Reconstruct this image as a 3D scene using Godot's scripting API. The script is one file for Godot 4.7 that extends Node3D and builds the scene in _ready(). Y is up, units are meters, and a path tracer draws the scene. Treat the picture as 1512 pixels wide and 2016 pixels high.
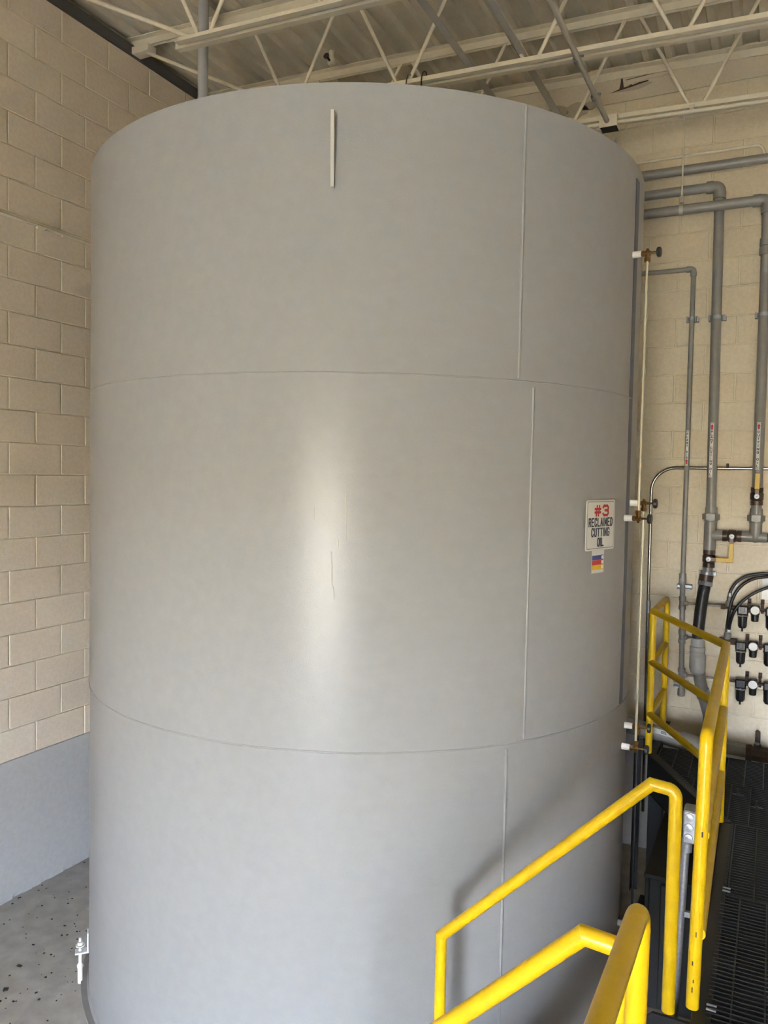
extends Node3D
# A bulk oil tank in the corner of a block-walled plant room: walkway, stair rails, wall piping and open-web roof joists.
# World: y up, metres, floor at y = 0; the camera stands above the origin; left wall across x, back wall across z.

const BLOCK := 0.2032             # height of a block course; blocks are two of these long
const WALL_X := -4.312            # face of the left wall
const WALL_Z := -6.156            # face of the back wall
const BASE_TOP := 0.913           # top of the smooth grey wall base
const DECK := 1.02                # top of the walkway grating
const TANK := Vector3(-2.1747, 0, -4.1519)
const TANK_R := 1.524
const TANK_H := 4.312
const PIPE_Z := -6.066            # axis of the pipes along the back wall
const DOOR_Z := 5.5
const DOOR_L := -0.45
const DOOR_R := 1.2
const DOOR_H := 2.7

var M := {}
var taken := {}


# ------------------------------------------------------------------ shape builder
class Shape:
	var P := PackedVector3Array()
	var N := PackedVector3Array()
	var U := PackedVector2Array()
	var I := PackedInt32Array()

	func face(pts: Array, nrm: Array) -> void:
		var b := P.size()
		for i in pts.size():
			P.append(pts[i]); N.append(nrm[i] if nrm.size() > 1 else nrm[0]); U.append(Vector2(pts[i].x + pts[i].z, pts[i].y))
		var mean := Vector3.ZERO
		for q in nrm: mean += q
		for i in range(1, pts.size() - 1):
			var c: Vector3 = (pts[i] - pts[0]).cross(pts[i + 1] - pts[0])
			if c.dot(mean) > 0: I.append_array([b, b + i + 1, b + i])
			else: I.append_array([b, b + i, b + i + 1])

	func flat(pts: Array, out: Vector3) -> void:
		var n: Vector3 = (pts[1] - pts[0]).cross(pts[2] - pts[0]).normalized()
		if n.dot(out) < 0: n = -n
		face(pts, [n])

	# a box with chamfered edges
	func box(c: Vector3, size: Vector3, bev := 0.0, bas := Basis()) -> void:
		var h := size * 0.5
		bev = minf(bev, 0.49 * minf(size.x, minf(size.y, size.z)))
		var ax := [Vector3.RIGHT, Vector3.UP, Vector3.BACK]
		for i in 3:
			var u: Vector3 = ax[(i + 1) % 3]; var w: Vector3 = ax[(i + 2) % 3]
			var hu := h[(i + 1) % 3]; var hw := h[(i + 2) % 3]
			for sg in [-1.0, 1.0]:
				var d: Vector3 = ax[i] * sg
				var q := []
				for k in [[-1, -1], [1, -1], [1, 1], [-1, 1]]:
					q.append(c + bas * (d * h[i] + u * k[0] * (hu - bev) + w * k[1] * (hw - bev)))
				face(q, [bas * d])
				if bev > 0:
					for s2 in [-1.0, 1.0]:
						var e: Vector3 = u * s2
						var n: Vector3 = (d + e).normalized()
						face([c + bas * (d * h[i] + e * (hu - bev) - w * (hw - bev)), c + bas * (d * h[i] + e * (hu - bev) + w * (hw - bev)),
							c + bas * (d * (h[i] - bev) + e * hu + w * (hw - bev)), c + bas * (d * (h[i] - bev) + e * hu - w * (hw - bev))], [bas * n])
		if bev > 0:
			for sx in [-1.0, 1.0]:
				for sy in [-1.0, 1.0]:
					for sz in [-1.0, 1.0]:
						var n := Vector3(sx, sy, sz)
						face([c + bas * (n * Vector3(h.x, h.y - bev, h.z - bev)), c + bas * (n * Vector3(h.x - bev, h.y, h.z - bev)), c + bas * (n * Vector3(h.x - bev, h.y - bev, h.z))], [bas * n.normalized()])

	# a round bar along a polyline, mitred at its corners
	func tube(pts: Array, r: float, sides := 14, caps := true, squash := 1.0) -> void:
		var n := pts.size()
		var d := []
		for i in n - 1: d.append((pts[i + 1] - pts[i]).normalized())
		var u: Vector3 = d[0].cross(Vector3.UP if absf(d[0].y) < 0.9 else Vector3.RIGHT).normalized()
		var fr := []
		for i in n - 1:
			if i > 0:
				var axis: Vector3 = d[i - 1].cross(d[i])
				if axis.length() > 1e-6: u = u.rotated(axis.normalized(), d[i - 1].angle_to(d[i]))
			u = (u - d[i] * u.dot(d[i])).normalized()
			fr.append([u, d[i].cross(u).normalized()])
		for i in n - 1:
			var ends := []
			for e in 2:
				var at := i + e
				var mit: Vector3 = d[i]
				if at > 0 and at < n - 1: mit = (d[at - 1] + d[at]).normalized()
				var soft: bool = at > 0 and at < n - 1 and d[at - 1].angle_to(d[at]) < 0.6
				var ring := []
				for k in sides:
					var a := TAU * k / sides
					var o: Vector3 = (fr[i][0] * cos(a) + fr[i][1] * sin(a) * squash) * r
					var t: float = -o.dot(mit) / d[i].dot(mit)
					var nn: Vector3 = o.normalized()
					if soft:
						var j: int = at - 1 if e == 0 else at
						nn = (nn + (fr[j][0] * cos(a) + fr[j][1] * sin(a) * squash).normalized()).normalized()
					ring.append([pts[at] + o + d[i] * t, nn])
				ends.append(ring)
			for k in sides:
				var k2 := (k + 1) % sides
				face([ends[0][k][0], ends[0][k2][0], ends[1][k2][0], ends[1][k][0]], [ends[0][k][1], ends[0][k2][1], ends[1][k2][1], ends[1][k][1]])
			if caps:
				if i == 0: flat(ends[0].map(func(q): return q[0]), -d[0])
				if i == n - 2: flat(ends[1].map(func(q): return q[0]), d[i])

	# a turned shape: profile [distance along the axis from a, radius]
	func lathe(a: Vector3, dir: Vector3, prof: Array, sides := 20, turn := 0.0) -> void:
		dir = dir.normalized()
		var u: Vector3 = dir.cross(Vector3.UP if absf(dir.y) < 0.9 else Vector3.RIGHT).normalized().rotated(dir, turn)
		var w: Vector3 = dir.cross(u).normalized()
		for i in prof.size() - 1:
			var p0: Array = prof[i]; var p1: Array = prof[i + 1]
			var dl: float = p1[0] - p0[0]; var dr: float = p1[1] - p0[1]
			if absf(dl) + absf(dr) < 1e-7: continue
			for k in sides:
				var q := []; var nn := []
				for z in [[p0, k], [p0, k + 1], [p1, k + 1], [p1, k]]:
					var an: float = TAU * z[1] / sides
					var o: Vector3 = u * cos(an) + w * sin(an)
					q.append(a + dir * z[0][0] + o * z[0][1])
					nn.append((o * dl - dir * dr).normalized() if sides > 8 else ((u * cos(TAU * (k + 0.5) / sides) + w * sin(TAU * (k + 0.5) / sides)) * dl - dir * dr).normalized())
				if p0[1] < 1e-6: face([q[0], q[2], q[3]], [nn[0], nn[2], nn[3]])
				elif p1[1] < 1e-6: face([q[0], q[1], q[2]], [nn[0], nn[1], nn[2]])
				else: face(q, nn)

	func rod(a: Vector3, b: Vector3, r: float, sides := 14) -> void:
		var l := a.distance_to(b)
		lathe(a, b - a, [[0, 0], [0, r], [l, r], [l, 0]], sides)

	func ball(c: Vector3, r: float, sides := 16) -> void:
		var rows := int(sides / 2.0)
		for i in rows:
			for k in sides:
				var q := []
				for z in [[i, k], [i, k + 1], [i + 1, k + 1], [i + 1, k]]:
					var th: float = PI * z[0] / rows; var ph: float = TAU * z[1] / sides
					q.append(Vector3(sin(th) * cos(ph), cos(th), sin(th) * sin(ph)))
				if i == 0: q = [q[0], q[2], q[3]]
				elif i == rows - 1: q = [q[0], q[1], q[2]]
				face(q.map(func(v): return c + v * r), q)

	# an outline (x, y) pushed from z = 0 to z = depth, placed by xf
	func prism(poly: Array, xf: Transform3D, depth: float) -> void:
		var pk := PackedVector2Array(poly)
		var tris := Geometry2D.triangulate_polygon(pk)
		for zz in [[0.0, -1.0], [depth, 1.0]]:
			for i in range(0, tris.size(), 3):
				var q := []
				for k in 3: q.append(xf * Vector3(pk[tris[i + k]].x, pk[tris[i + k]].y, zz[0]))
				face(q, [(xf.basis * Vector3(0, 0, zz[1])).normalized()])
		var cw := Geometry2D.is_polygon_clockwise(pk)
		for i in pk.size():
			var a := pk[i]; var b := pk[(i + 1) % pk.size()]
			var e := b - a
			var o := Vector2(e.y, -e.x) * (-1.0 if cw else 1.0)
			face([xf * Vector3(a.x, a.y, 0), xf * Vector3(b.x, b.y, 0), xf * Vector3(b.x, b.y, depth), xf * Vector3(a.x, a.y, depth)], [(xf.basis * Vector3(o.x, o.y, 0)).normalized()])

	# a sheet bent round a vertical axis, from angle a0 to a1 (degrees, 0 = +z), y0 to y1, standing proud between radii r0 and r1
	func bent(c: Vector3, r0: float, r1: float, a0: float, a1: float, y0: float, y1: float, steps := 4) -> void:
		for i in steps:
			var t0 := deg_to_rad(lerpf(a0, a1, float(i) / steps)); var t1 := deg_to_rad(lerpf(a0, a1, float(i + 1) / steps))
			var d0 := Vector3(sin(t0), 0, cos(t0)); var d1 := Vector3(sin(t1), 0, cos(t1))
			var lo := Vector3(0, y0, 0); var hi := Vector3(0, y1, 0)
			face([c + d0 * r1 + lo, c + d1 * r1 + lo, c + d1 * r1 + hi, c + d0 * r1 + hi], [d0, d1, d1, d0])
			face([c + d0 * r0 + hi, c + d1 * r0 + hi, c + d1 * r1 + hi, c + d0 * r1 + hi], [Vector3.UP])
			face([c + d0 * r0 + lo, c + d1 * r0 + lo, c + d1 * r1 + lo, c + d0 * r1 + lo], [Vector3.DOWN])
			if i == 0: face([c + d0 * r0 + lo, c + d0 * r1 + lo, c + d0 * r1 + hi, c + d0 * r0 + hi], [d0.cross(Vector3.UP)])
			if i == steps - 1: face([c + d1 * r0 + lo, c + d1 * r1 + lo, c + d1 * r1 + hi, c + d1 * r0 + hi], [Vector3.UP.cross(d1)])

	func mesh() -> ArrayMesh:
		var a := []
		a.resize(Mesh.ARRAY_MAX)
		a[Mesh.ARRAY_VERTEX] = P; a[Mesh.ARRAY_NORMAL] = N; a[Mesh.ARRAY_TEX_UV] = U; a[Mesh.ARRAY_INDEX] = I
		var m := ArrayMesh.new()
		m.add_surface_from_arrays(Mesh.PRIMITIVE_TRIANGLES, a)
		return m


# ------------------------------------------------------------------ naming and placing
func numbered(called: String) -> String:
	taken[called] = taken.get(called, -1) + 1
	return called if taken[called] == 0 else "%s_%03d" % [called, taken[called]]

func tag(o: Node, label: String, category: String, group := "", kind := "") -> Node:
	if label: o.set_meta("label", label)
	if category: o.set_meta("category", category)
	if group: o.set_meta("group", group)
	if kind: o.set_meta("kind", kind)
	return o

func thing(called: String, label: String, category: String, at := Vector3.ZERO, group := "") -> Node3D:
	var o := Node3D.new()
	o.name = numbered(called)
	add_child(o)
	o.position = at
	tag(o, label, category, group)
	return o

# a part: s holds world coordinates; the mesh is moved into its parent's axes
func part(called: String, s: Shape, m: Material, parent: Node3D, label := "") -> MeshInstance3D:
	var o := MeshInstance3D.new()
	o.name = called
	var off := Vector3.ZERO
	var q: Node = parent
	while q is Node3D and q != self:
		off += q.position; q = q.get_parent()
	if off != Vector3.ZERO:
		for i in s.P.size(): s.P[i] -= off
	o.mesh = s.mesh()
	o.material_override = m
	parent.add_child(o, true)
	if label: o.set_meta("label", label)
	return o

func single(called: String, s: Shape, m: Material, label: String, category: String, group := "", kind := "") -> MeshInstance3D:
	var o := MeshInstance3D.new()
	o.name = numbered(called)
	o.mesh = s.mesh()
	o.material_override = m
	add_child(o)
	tag(o, label, category, group, kind)
	return o

func structure(called: String, s: Shape, m: Material) -> MeshInstance3D:
	return single(called, s, m, "", "", "", "structure")

func noise(freq: float, octaves: int, lo: Color, hi: Color, sd: int, size := 512) -> NoiseTexture2D:
	var f := FastNoiseLite.new()
	f.noise_type = FastNoiseLite.TYPE_SIMPLEX
	f.frequency = freq; f.fractal_octaves = octaves; f.seed = sd
	var g := Gradient.new()
	g.set_color(0, lo); g.set_color(1, hi)
	var t := NoiseTexture2D.new()
	t.width = size; t.height = size; t.seamless = true; t.noise = f; t.color_ramp = g
	return t

func bumps(freq: float, octaves: int, sd: int, strength: float, size := 512) -> NoiseTexture2D:
	var f := FastNoiseLite.new()
	f.noise_type = FastNoiseLite.TYPE_SIMPLEX
	f.frequency = freq; f.fractal_octaves = octaves; f.seed = sd
	var t := NoiseTexture2D.new()
	t.width = size; t.height = size; t.seamless = true; t.noise = f; t.as_normal_map = true; t.bump_strength = strength
	return t

func mat(c: Color, rough: float, metal := 0.0, spec := 0.5) -> StandardMaterial3D:
	var m := StandardMaterial3D.new()
	m.albedo_color = c; m.roughness = rough; m.metallic = metal; m.metallic_specular = spec
	return m

func grained(c: Color, rough: float, tex: Texture2D, scale: float, nrm: Texture2D = null, depth := 0.3, metal := 0.0) -> StandardMaterial3D:
	var m := mat(c, rough, metal)
	m.uv1_triplanar = true; m.uv1_world_triplanar = true
	m.uv1_scale = Vector3.ONE * scale
	if tex: m.albedo_texture = tex
	if nrm:
		m.normal_enabled = true; m.normal_texture = nrm; m.normal_scale = depth
	return m

func rgb(r: int, g: int, b: int) -> Color:
	return Color8(r, g, b)

# a polyline with its corners rounded
func bend(pts: Array, rad: float, steps := 6) -> Array:
	var out := [pts[0]]
	for i in range(1, pts.size() - 1):
		var a: Vector3 = (pts[i - 1] - pts[i]).normalized(); var b: Vector3 = (pts[i + 1] - pts[i]).normalized()
		var half := a.angle_to(b) / 2.0
		var cut := rad / tan(half)
		cut = minf(cut, minf(pts[i].distance_to(pts[i - 1]), pts[i].distance_to(pts[i + 1])) * 0.49)
		var rr := cut * tan(half)
		var cen: Vector3 = pts[i] + (a + b).normalized() * (rr / sin(half))
		var s: Vector3 = pts[i] + a * cut - cen; var e: Vector3 = pts[i] + b * cut - cen
		for k in steps + 1:
			out.append(cen + s.slerp(e, float(k) / steps))
	out.append(pts[-1])
	return out

const GLYPH := {
	"A": [[0, 0, 0.5, 1, 1, 0], [0.2, 0.34, 0.8, 0.34]], "C": [[1, 0.76, 0.8, 1, 0.2, 1, 0, 0.78, 0, 0.22, 0.2, 0, 0.8, 0, 1, 0.24]],
	"D": [[0, 0, 0, 1, 0.65, 1, 1, 0.74, 1, 0.26, 0.65, 0, 0, 0]], "E": [[1, 1, 0, 1, 0, 0, 1, 0], [0, 0.52, 0.85, 0.52]],
	"G": [[1, 0.78, 0.8, 1, 0.2, 1, 0, 0.78, 0, 0.22, 0.2, 0, 0.8, 0, 1, 0.2, 1, 0.46, 0.6, 0.46]], "I": [[0.5, 0, 0.5, 1]], "L": [[0, 1, 0, 0, 1, 0]],
	"M": [[0, 0, 0, 1, 0.5, 0.3, 1, 1, 1, 0]], "N": [[0, 0, 0, 1, 1, 0, 1, 1]], "O": [[0.2, 1, 0.8, 1, 1, 0.78, 1, 0.22, 0.8, 0, 0.2, 0, 0, 0.22, 0, 0.78, 0.2, 1]],
	"P": [[0, 0, 0, 1, 0.75, 1, 1, 0.86, 1, 0.6, 0.75, 0.46, 0, 0.46]], "R": [[0, 0, 0, 1, 0.75, 1, 1, 0.86, 1, 0.6, 0.75, 0.46, 0, 0.46], [0.5, 0.46, 1, 0]],
	"T": [[0, 1, 1, 1], [0.5, 1, 0.5, 0]], "U": [[0, 1, 0, 0.22, 0.2, 0, 0.8, 0, 1, 0.22, 1, 1]], "S": [[1, 0.8, 0.8, 1, 0.2, 1, 0, 0.8, 0, 0.62, 0.2, 0.5, 0.8, 0.5, 1, 0.38, 1, 0.2, 0.8, 0, 0.2, 0, 0, 0.2]],
	"#": [[0.22, 0, 0.38, 1], [0.62, 0, 0.78, 1], [0, 0.68, 1, 0.68], [0, 0.32, 1, 0.32]],
	"3": [[0, 0.84, 0.2, 1, 0.8, 1, 1, 0.82, 1, 0.65, 0.78, 0.52, 0.4, 0.52], [0.78, 0.52, 1, 0.38, 1, 0.18, 0.8, 0, 0.2, 0, 0, 0.16]]}

# flat block lettering, centred on xf (world), facing its z axis; every stroke is a bar
func text(words: String, h: float, w: float, gap: float, thick: float, m: Material, parent: Node3D, xf: Transform3D) -> void:
	var s := Shape.new()
	var total := 0.0
	for c in words: total += (thick if c == "I" else w) + gap
	var x := -(total - gap) / 2
	var sx := w - thick; var sy := h - thick
	for c in words:
		var cw := thick if c == "I" else w
		for line in GLYPH.get(c, []):
			var q := []
			for i in range(0, line.size(), 2):
				q.append(Vector3(x + cw / 2 + (line[i] - 0.5) * (0.0 if c == "I" else sx), (line[i + 1] - 0.5) * sy, 0))
			for i in q.size() - 1:
				var d: Vector3 = (q[i + 1] - q[i])
				var l := d.length() + thick * 0.9
				d = d.normalized()
				s.box(xf * ((q[i] + q[i + 1]) / 2), Vector3(l, thick, 0.0012), 0.0, xf.basis * Basis(d, Vector3(-d.y, d.x, 0), Vector3.BACK))
		x += cw + gap
	part("lettering", s, m, parent)


# ------------------------------------------------------------------ the scene
func _ready() -> void:
	var cam := Camera3D.new()
	cam.name = "camera"
	add_child(cam)
	cam.transform = Transform3D(Basis.from_euler(Vector3(-0.0462, 0.4574, 0.0196)), Vector3(0, 2.78, 0))
	cam.keep_aspect = Camera3D.KEEP_HEIGHT
	cam.fov = rad_to_deg(2 * atan(1008.0 / 1556.34))
	cam.near = 0.05
	cam.far = 200.0
	cam.current = true

	var sky_m := ProceduralSkyMaterial.new()
	sky_m.sky_top_color = rgb(140, 168, 214)
	sky_m.sky_horizon_color = rgb(216, 222, 233)
	sky_m.ground_horizon_color = rgb(190, 184, 172)
	sky_m.ground_bottom_color = rgb(150, 144, 132)
	sky_m.sky_energy_multiplier = 1.0
	var sky := Sky.new()
	sky.sky_material = sky_m
	var env := Environment.new()
	env.background_mode = Environment.BG_SKY
	env.sky = sky
	env.background_energy_multiplier = 158.0
	env.tonemap_mode = Environment.TONE_MAPPER_LINEAR
	env.tonemap_exposure = 1.2
	env.sdfgi_enabled = true
	env.ssao_enabled = true
	env.ssil_enabled = true
	var we := WorldEnvironment.new()
	we.name = "environment"
	we.environment = env
	add_child(we)

	var sun := DirectionalLight3D.new()
	sun.name = "sun"
	sun.light_energy = 30.0
	sun.light_color = rgb(250, 228, 174)
	sun.light_angular_distance = 0.53
	sun.shadow_enabled = true
	add_child(sun)
	sun.transform = Transform3D(Basis.looking_at(Vector3(-0.7, -1.0, -0.02)), Vector3(0, 12, 14))

	materials()
	shell()
	roof()
	tank()
	walkway()
	rails()
	wall_piping()
	air_station()
	small_things()


func materials() -> void:
	var fine := noise(0.02, 5, Color(0.955, 0.955, 0.95), Color(1, 1, 1), 11)
	var peel := bumps(0.10, 3, 21, 5.0)
	var grit := bumps(0.16, 4, 23, 10.0)
	M.tank = grained(rgb(149, 147, 143), 0.29, noise(0.008, 4, Color(0.97, 0.97, 0.97), Color(1, 1, 1), 31), 2.6, peel, 0.07)
	M.tank.metallic_specular = 0.34
	M.cream = []
	for c in [rgb(240, 225, 203), rgb(238, 222, 200), rgb(241, 227, 206)]:
		M.cream.append(grained(c, 0.5, fine, 2.3, peel, 0.16))
	M.cream_gloss = []
	for c in [rgb(237, 223, 195), rgb(235, 220, 191), rgb(239, 226, 199)]:
		M.cream_gloss.append(grained(c, 0.36, fine, 2.2, grit, 0.30))
	M.mortar = grained(rgb(236, 226, 200), 0.6, fine, 2.0)
	M.base = grained(rgb(194, 192, 188), 0.55, fine, 1.6, peel, 0.08)
	M.floor = grained(rgb(206, 202, 193), 0.5, noise(0.012, 5, Color(0.86, 0.86, 0.85), Color(1, 1, 1), 5), 0.9, peel, 0.04)
	M.concrete = grained(rgb(188, 171, 136), 0.9, fine, 0.5)
	M.steel_cream = grained(rgb(236, 227, 206), 0.45, fine, 1.5)
	M.deck = grained(rgb(222, 213, 192), 0.6, fine, 0.9)
	M.grey_paint = grained(rgb(180, 173, 159), 0.42, fine, 2.0)
	M.pvc = grained(rgb(130, 127, 120), 0.38, noise(0.01, 3, Color(0.93, 0.93, 0.93), Color(1, 1, 1), 41), 2.0)
	M.yellow = grained(rgb(229, 188, 12), 0.30, noise(0.008, 5, Color(0.92, 0.90, 0.86), Color(1, 1, 1), 51), 2.2, peel, 0.08)
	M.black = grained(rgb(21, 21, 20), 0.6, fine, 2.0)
	M.grating = grained(rgb(34, 34, 32), 0.7, fine, 3.0)
	M.pvc_light = mat(rgb(158, 157, 154), 0.3)
	M.rubber = mat(rgb(20, 20, 20), 0.42)
	M.lug = mat(rgb(196, 192, 182), 0.4)  # paler than the shell: light on the lug edge put into its colour
	M.sight = mat(rgb(190, 180, 154), 0.16)
	M.conduit_steel = mat(rgb(150, 146, 138), 0.22, 1.0)
	M.dark_trim = mat(rgb(66, 64, 60), 0.7)
	M.bare = grained(rgb(172, 160, 140), 0.85, fine, 3.0)
	M.plastic_black = mat(rgb(16, 16, 17), 0.3)
	M.galv = grained(rgb(168, 172, 176), 0.46, noise(0.03, 3, Color(0.85, 0.85, 0.86), Color(1, 1, 1), 61), 4.0, null, 0.0, 0.85)
	M.chrome = mat(rgb(205, 205, 202), 0.36, 0.6)
	M.brass = mat(rgb(120, 92, 52), 0.4, 0.9)
	M.white = mat(rgb(238, 236, 230), 0.4)
	M.bronze_dark = mat(rgb(66, 54, 46), 0.42, 0.5)
	M.handle = mat(rgb(196, 158, 40), 0.45)
	M.rust = grained(rgb(74, 52, 42), 0.9, noise(0.03, 4, Color(0.6, 0.6, 0.6), Color(1, 1, 1), 71), 6.0)
	M.rust_brown = grained(rgb(70, 56, 46), 0.8, fine, 6.0)
	M.red = mat(rgb(176, 26, 34), 0.5)
	M.ink = mat(rgb(18, 28, 52), 0.5)
	M.blue = mat(rgb(44, 62, 130), 0.5)
	M.stripe = mat(rgb(26, 34, 62), 0.4)
	M.label_white = mat(rgb(222, 220, 212), 0.45)
	M.label_yellow = mat(rgb(226, 186, 40), 0.5)
	M.chip = mat(rgb(54, 50, 46), 0.8)
	M.plaster = grained(rgb(206, 194, 170), 0.75, fine, 2.5)
	var glass := mat(Color(0.92, 0.95, 0.90, 0.28), 0.08)
	glass.transparency = BaseMaterial3D.TRANSPARENCY_ALPHA
	M.glass = glass


# ------------------------------------------------------------------ walls, floor
func block_wall(wall: Node3D, at: Callable, span0: float, span1: float, fine0: float, fine1: float, phase: float, courses: int, mats: Array) -> void:
	# at(u, y, d): a point u along the wall, y up, d proud of the mortar face; joints stand at phase + n * 2 * BLOCK, half a block over in every other course
	var shared := {}
	var rest := Shape.new()
	var rng := RandomNumberGenerator.new()
	rng.seed = 7
	for k in courses:
		var n0 := int(floor((span0 - phase) / (2 * BLOCK))) - 1
		for i in range(n0, n0 + 40):
			var u0 := phase + (2 * i + (k % 2)) * BLOCK
			var u1 := u0 + 2 * BLOCK
			u0 = maxf(u0, span0); u1 = minf(u1, span1)
			if u1 - u0 < 0.03: continue
			var y0 := BASE_TOP + k * BLOCK
			var w := u1 - u0 - 0.0095; var h := BLOCK - 0.0065
			var c := (u0 + u1) / 2
			var alone := u0 >= fine0 - 0.01 and u1 <= fine1 + 0.01
			var s := rest if not alone else Shape.new()
			var cen: Vector3 = at.call(c, y0 + BLOCK / 2, 0.0)
			var along: Vector3 = (at.call(c + 1, y0, 0.0) - at.call(c, y0, 0.0))
			var out: Vector3 = (at.call(c, y0, 1.0) - at.call(c, y0, 0.0))
			var bas := Basis(along, Vector3.UP, out)
			if not alone:
				s.box(cen + out * 0.0, Vector3(w, h, 0.009), 0.0032, bas)
				continue
			var key := "%d" % int(round(w * 1000))
			if not shared.has(key):
				s.box(Vector3.ZERO, Vector3(w, h, 0.009), 0.0032, bas)
				shared[key] = s.mesh()
			var o := MeshInstance3D.new()
			o.name = "block"
			o.mesh = shared[key]
			o.material_override = mats[rng.randi() % mats.size()]
			o.position = cen + out * rng.randf_range(-0.0006, 0.0006)
			wall.add_child(o, true)
	if rest.P.size():
		var r := part("block_courses", rest, mats[0], wall)
		r.set_meta("kind", "stuff")


func shell() -> void:
	var s := Shape.new()
	s.box(Vector3(1.5, -0.1, -0.4), Vector3(13, 0.2, 12.2), 0.0)
	structure("floor", s, M.floor)
	s = Shape.new()
	s.box(Vector3(0, -0.17, 12.6), Vector3(40, 0.2, 14), 0.0)
	structure("ground", s, M.concrete)

	# left wall
	var top := BASE_TOP + 24 * BLOCK
	s = Shape.new()
	s.box(Vector3(WALL_X - 0.1 - 0.004, (top + BASE_TOP) / 2, -0.3), Vector3(0.2, top - BASE_TOP, 12), 0.0)
	s.box(Vector3(WALL_X - 0.25, 3.1, -0.3), Vector3(0.1, 6.2, 12), 0.0)
	var wl := structure("wall_left", s, M.mortar)
	s = Shape.new()
	s.box(Vector3(WALL_X - 0.095, BASE_TOP / 2, -0.3), Vector3(0.2, BASE_TOP, 12), 0.004)
	part("wall_base", s, M.base, wl)
	block_wall(wl, func(u, y, d): return Vector3(WALL_X + d, y, u), WALL_Z, DOOR_Z, WALL_Z, -1.45, -3.4108 + BLOCK, 24, M.cream)

	s = Shape.new()
	s.box(Vector3(WALL_X - 0.045, top + 0.046, -0.3), Vector3(0.09, 0.09, 11.6), 0.002)
	structure("trim_2", s, M.dark_trim)

	# back wall
	s = Shape.new()
	s.box(Vector3(1.3, 3.0, WALL_Z - 0.104), Vector3(11.8, 6.0, 0.2), 0.0)
	var wb := structure("wall_back", s, M.mortar)
	s = Shape.new()
	s.box(Vector3(1.35, BASE_TOP / 2, WALL_Z - 0.095), Vector3(11.3, BASE_TOP, 0.2), 0.004)
	part("wall_base", s, M.base, wb)
	block_wall(wb, func(u, y, d): return Vector3(u, y, WALL_Z + d), WALL_X, 7.0, WALL_X, 0.15, -0.6812, 23, M.cream_gloss)
	# the smooth bond beam under the roof, its render broken along the ledger
	s = Shape.new()
	s.box(Vector3(1.34, BASE_TOP + 23.5 * BLOCK, WALL_Z), Vector3(11.3, BLOCK - 0.004, 0.012), 0.003)
	part("bond_beam", s, M.plaster, wb)

	# right wall and the wall behind the viewer with its open doorway
	s = Shape.new()
	s.box(Vector3(7.1, 3.1, -0.3), Vector3(0.2, 6.2, 12), 0.0)
	structure("wall_right", s, M.cream[0])
	s = Shape.new()
	s.box(Vector3((-4.5 + DOOR_L) / 2, 3.1, DOOR_Z + 0.1), Vector3(DOOR_L + 4.5, 6.2, 0.2), 0.0)
	s.box(Vector3((7.2 + DOOR_R) / 2, 3.1, DOOR_Z + 0.1), Vector3(7.2 - DOOR_R, 6.2, 0.2), 0.0)
	s.box(Vector3((DOOR_L + DOOR_R) / 2, (DOOR_H + 6.2) / 2, DOOR_Z + 0.1), Vector3(DOOR_R - DOOR_L, 6.2 - DOOR_H, 0.2), 0.0)
	structure("wall_front", s, M.cream[0])


func deck_y(x: float) -> float:
	return 5.92 - 0.0315 * (x - WALL_X)


func roof() -> void:
	# ribbed steel roof deck, ribs along z
	var s := Shape.new()
	var pitch := 0.1524
	var prof := []
	var x := -4.62
	while x < 7.1:
		for q in [[0.0, 0.0], [0.044, 0.0], [0.058, 0.04], [0.138, 0.04]]:
			prof.append(Vector2(x + q[0], deck_y(x + q[0]) + q[1]))
		x += pitch
	for i in prof.size() - 1:
		var a: Vector2 = prof[i]; var b: Vector2 = prof[i + 1]
		var n := Vector3(b.y - a.y, -(b.x - a.x), 0).normalized()
		s.face([Vector3(a.x, a.y, -6.4), Vector3(b.x, b.y, -6.4), Vector3(b.x, b.y, 5.7), Vector3(a.x, a.y, 5.7)], [n])
	s.box(Vector3(1.3, 6.2, -0.35), Vector3(12.2, 0.2, 12.2), 0.0)
	structure("ceiling", s, M.deck)
	# steel ledger angle along the top of the back wall
	s = Shape.new()
	var tilt := Basis(Vector3(0, 0, 1), -0.0315)
	s.box(Vector3(1.34, deck_y(1.34) - 0.032, WALL_Z + 0.012), Vector3(11.2, 0.062, 0.008), 0.002, tilt)
	s.box(Vector3(1.34, deck_y(1.34) - 0.005, WALL_Z + 0.042), Vector3(11.2, 0.008, 0.062), 0.002, tilt)
	structure("trim_1", s, M.steel_cream)

	var words := ["cream open-web roof joist passing in front of the grey vent pipe", "cream open-web roof joist with two black cable ties on its bottom chord", "cream open-web roof joist carrying the junction box by the rusty ledger"]
	for k in 3:
		joist([-3.6, -4.5, -5.4][k], words[k], k)
	# bridging angles lying on the bottom chords
	for k in 2:
		var bx: float = [-1.715, -1.39][k]
		s = Shape.new()
		var yb := deck_y(bx) - 0.62
		s.box(Vector3(bx, yb, -4.55), Vector3(0.045, 0.005, 3.2), 0.001)
		s.box(Vector3(bx - 0.02, yb + 0.02, -4.55), Vector3(0.005, 0.045, 3.2), 0.001)
		single("bridging_angle", s, M.grey_paint, ["grey steel bridging angle on the joists, nearer the vent pipe", "grey steel bridging angle on the joists, nearer the junction box"][k], "steel brace", "bridging angles across the joists")


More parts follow.
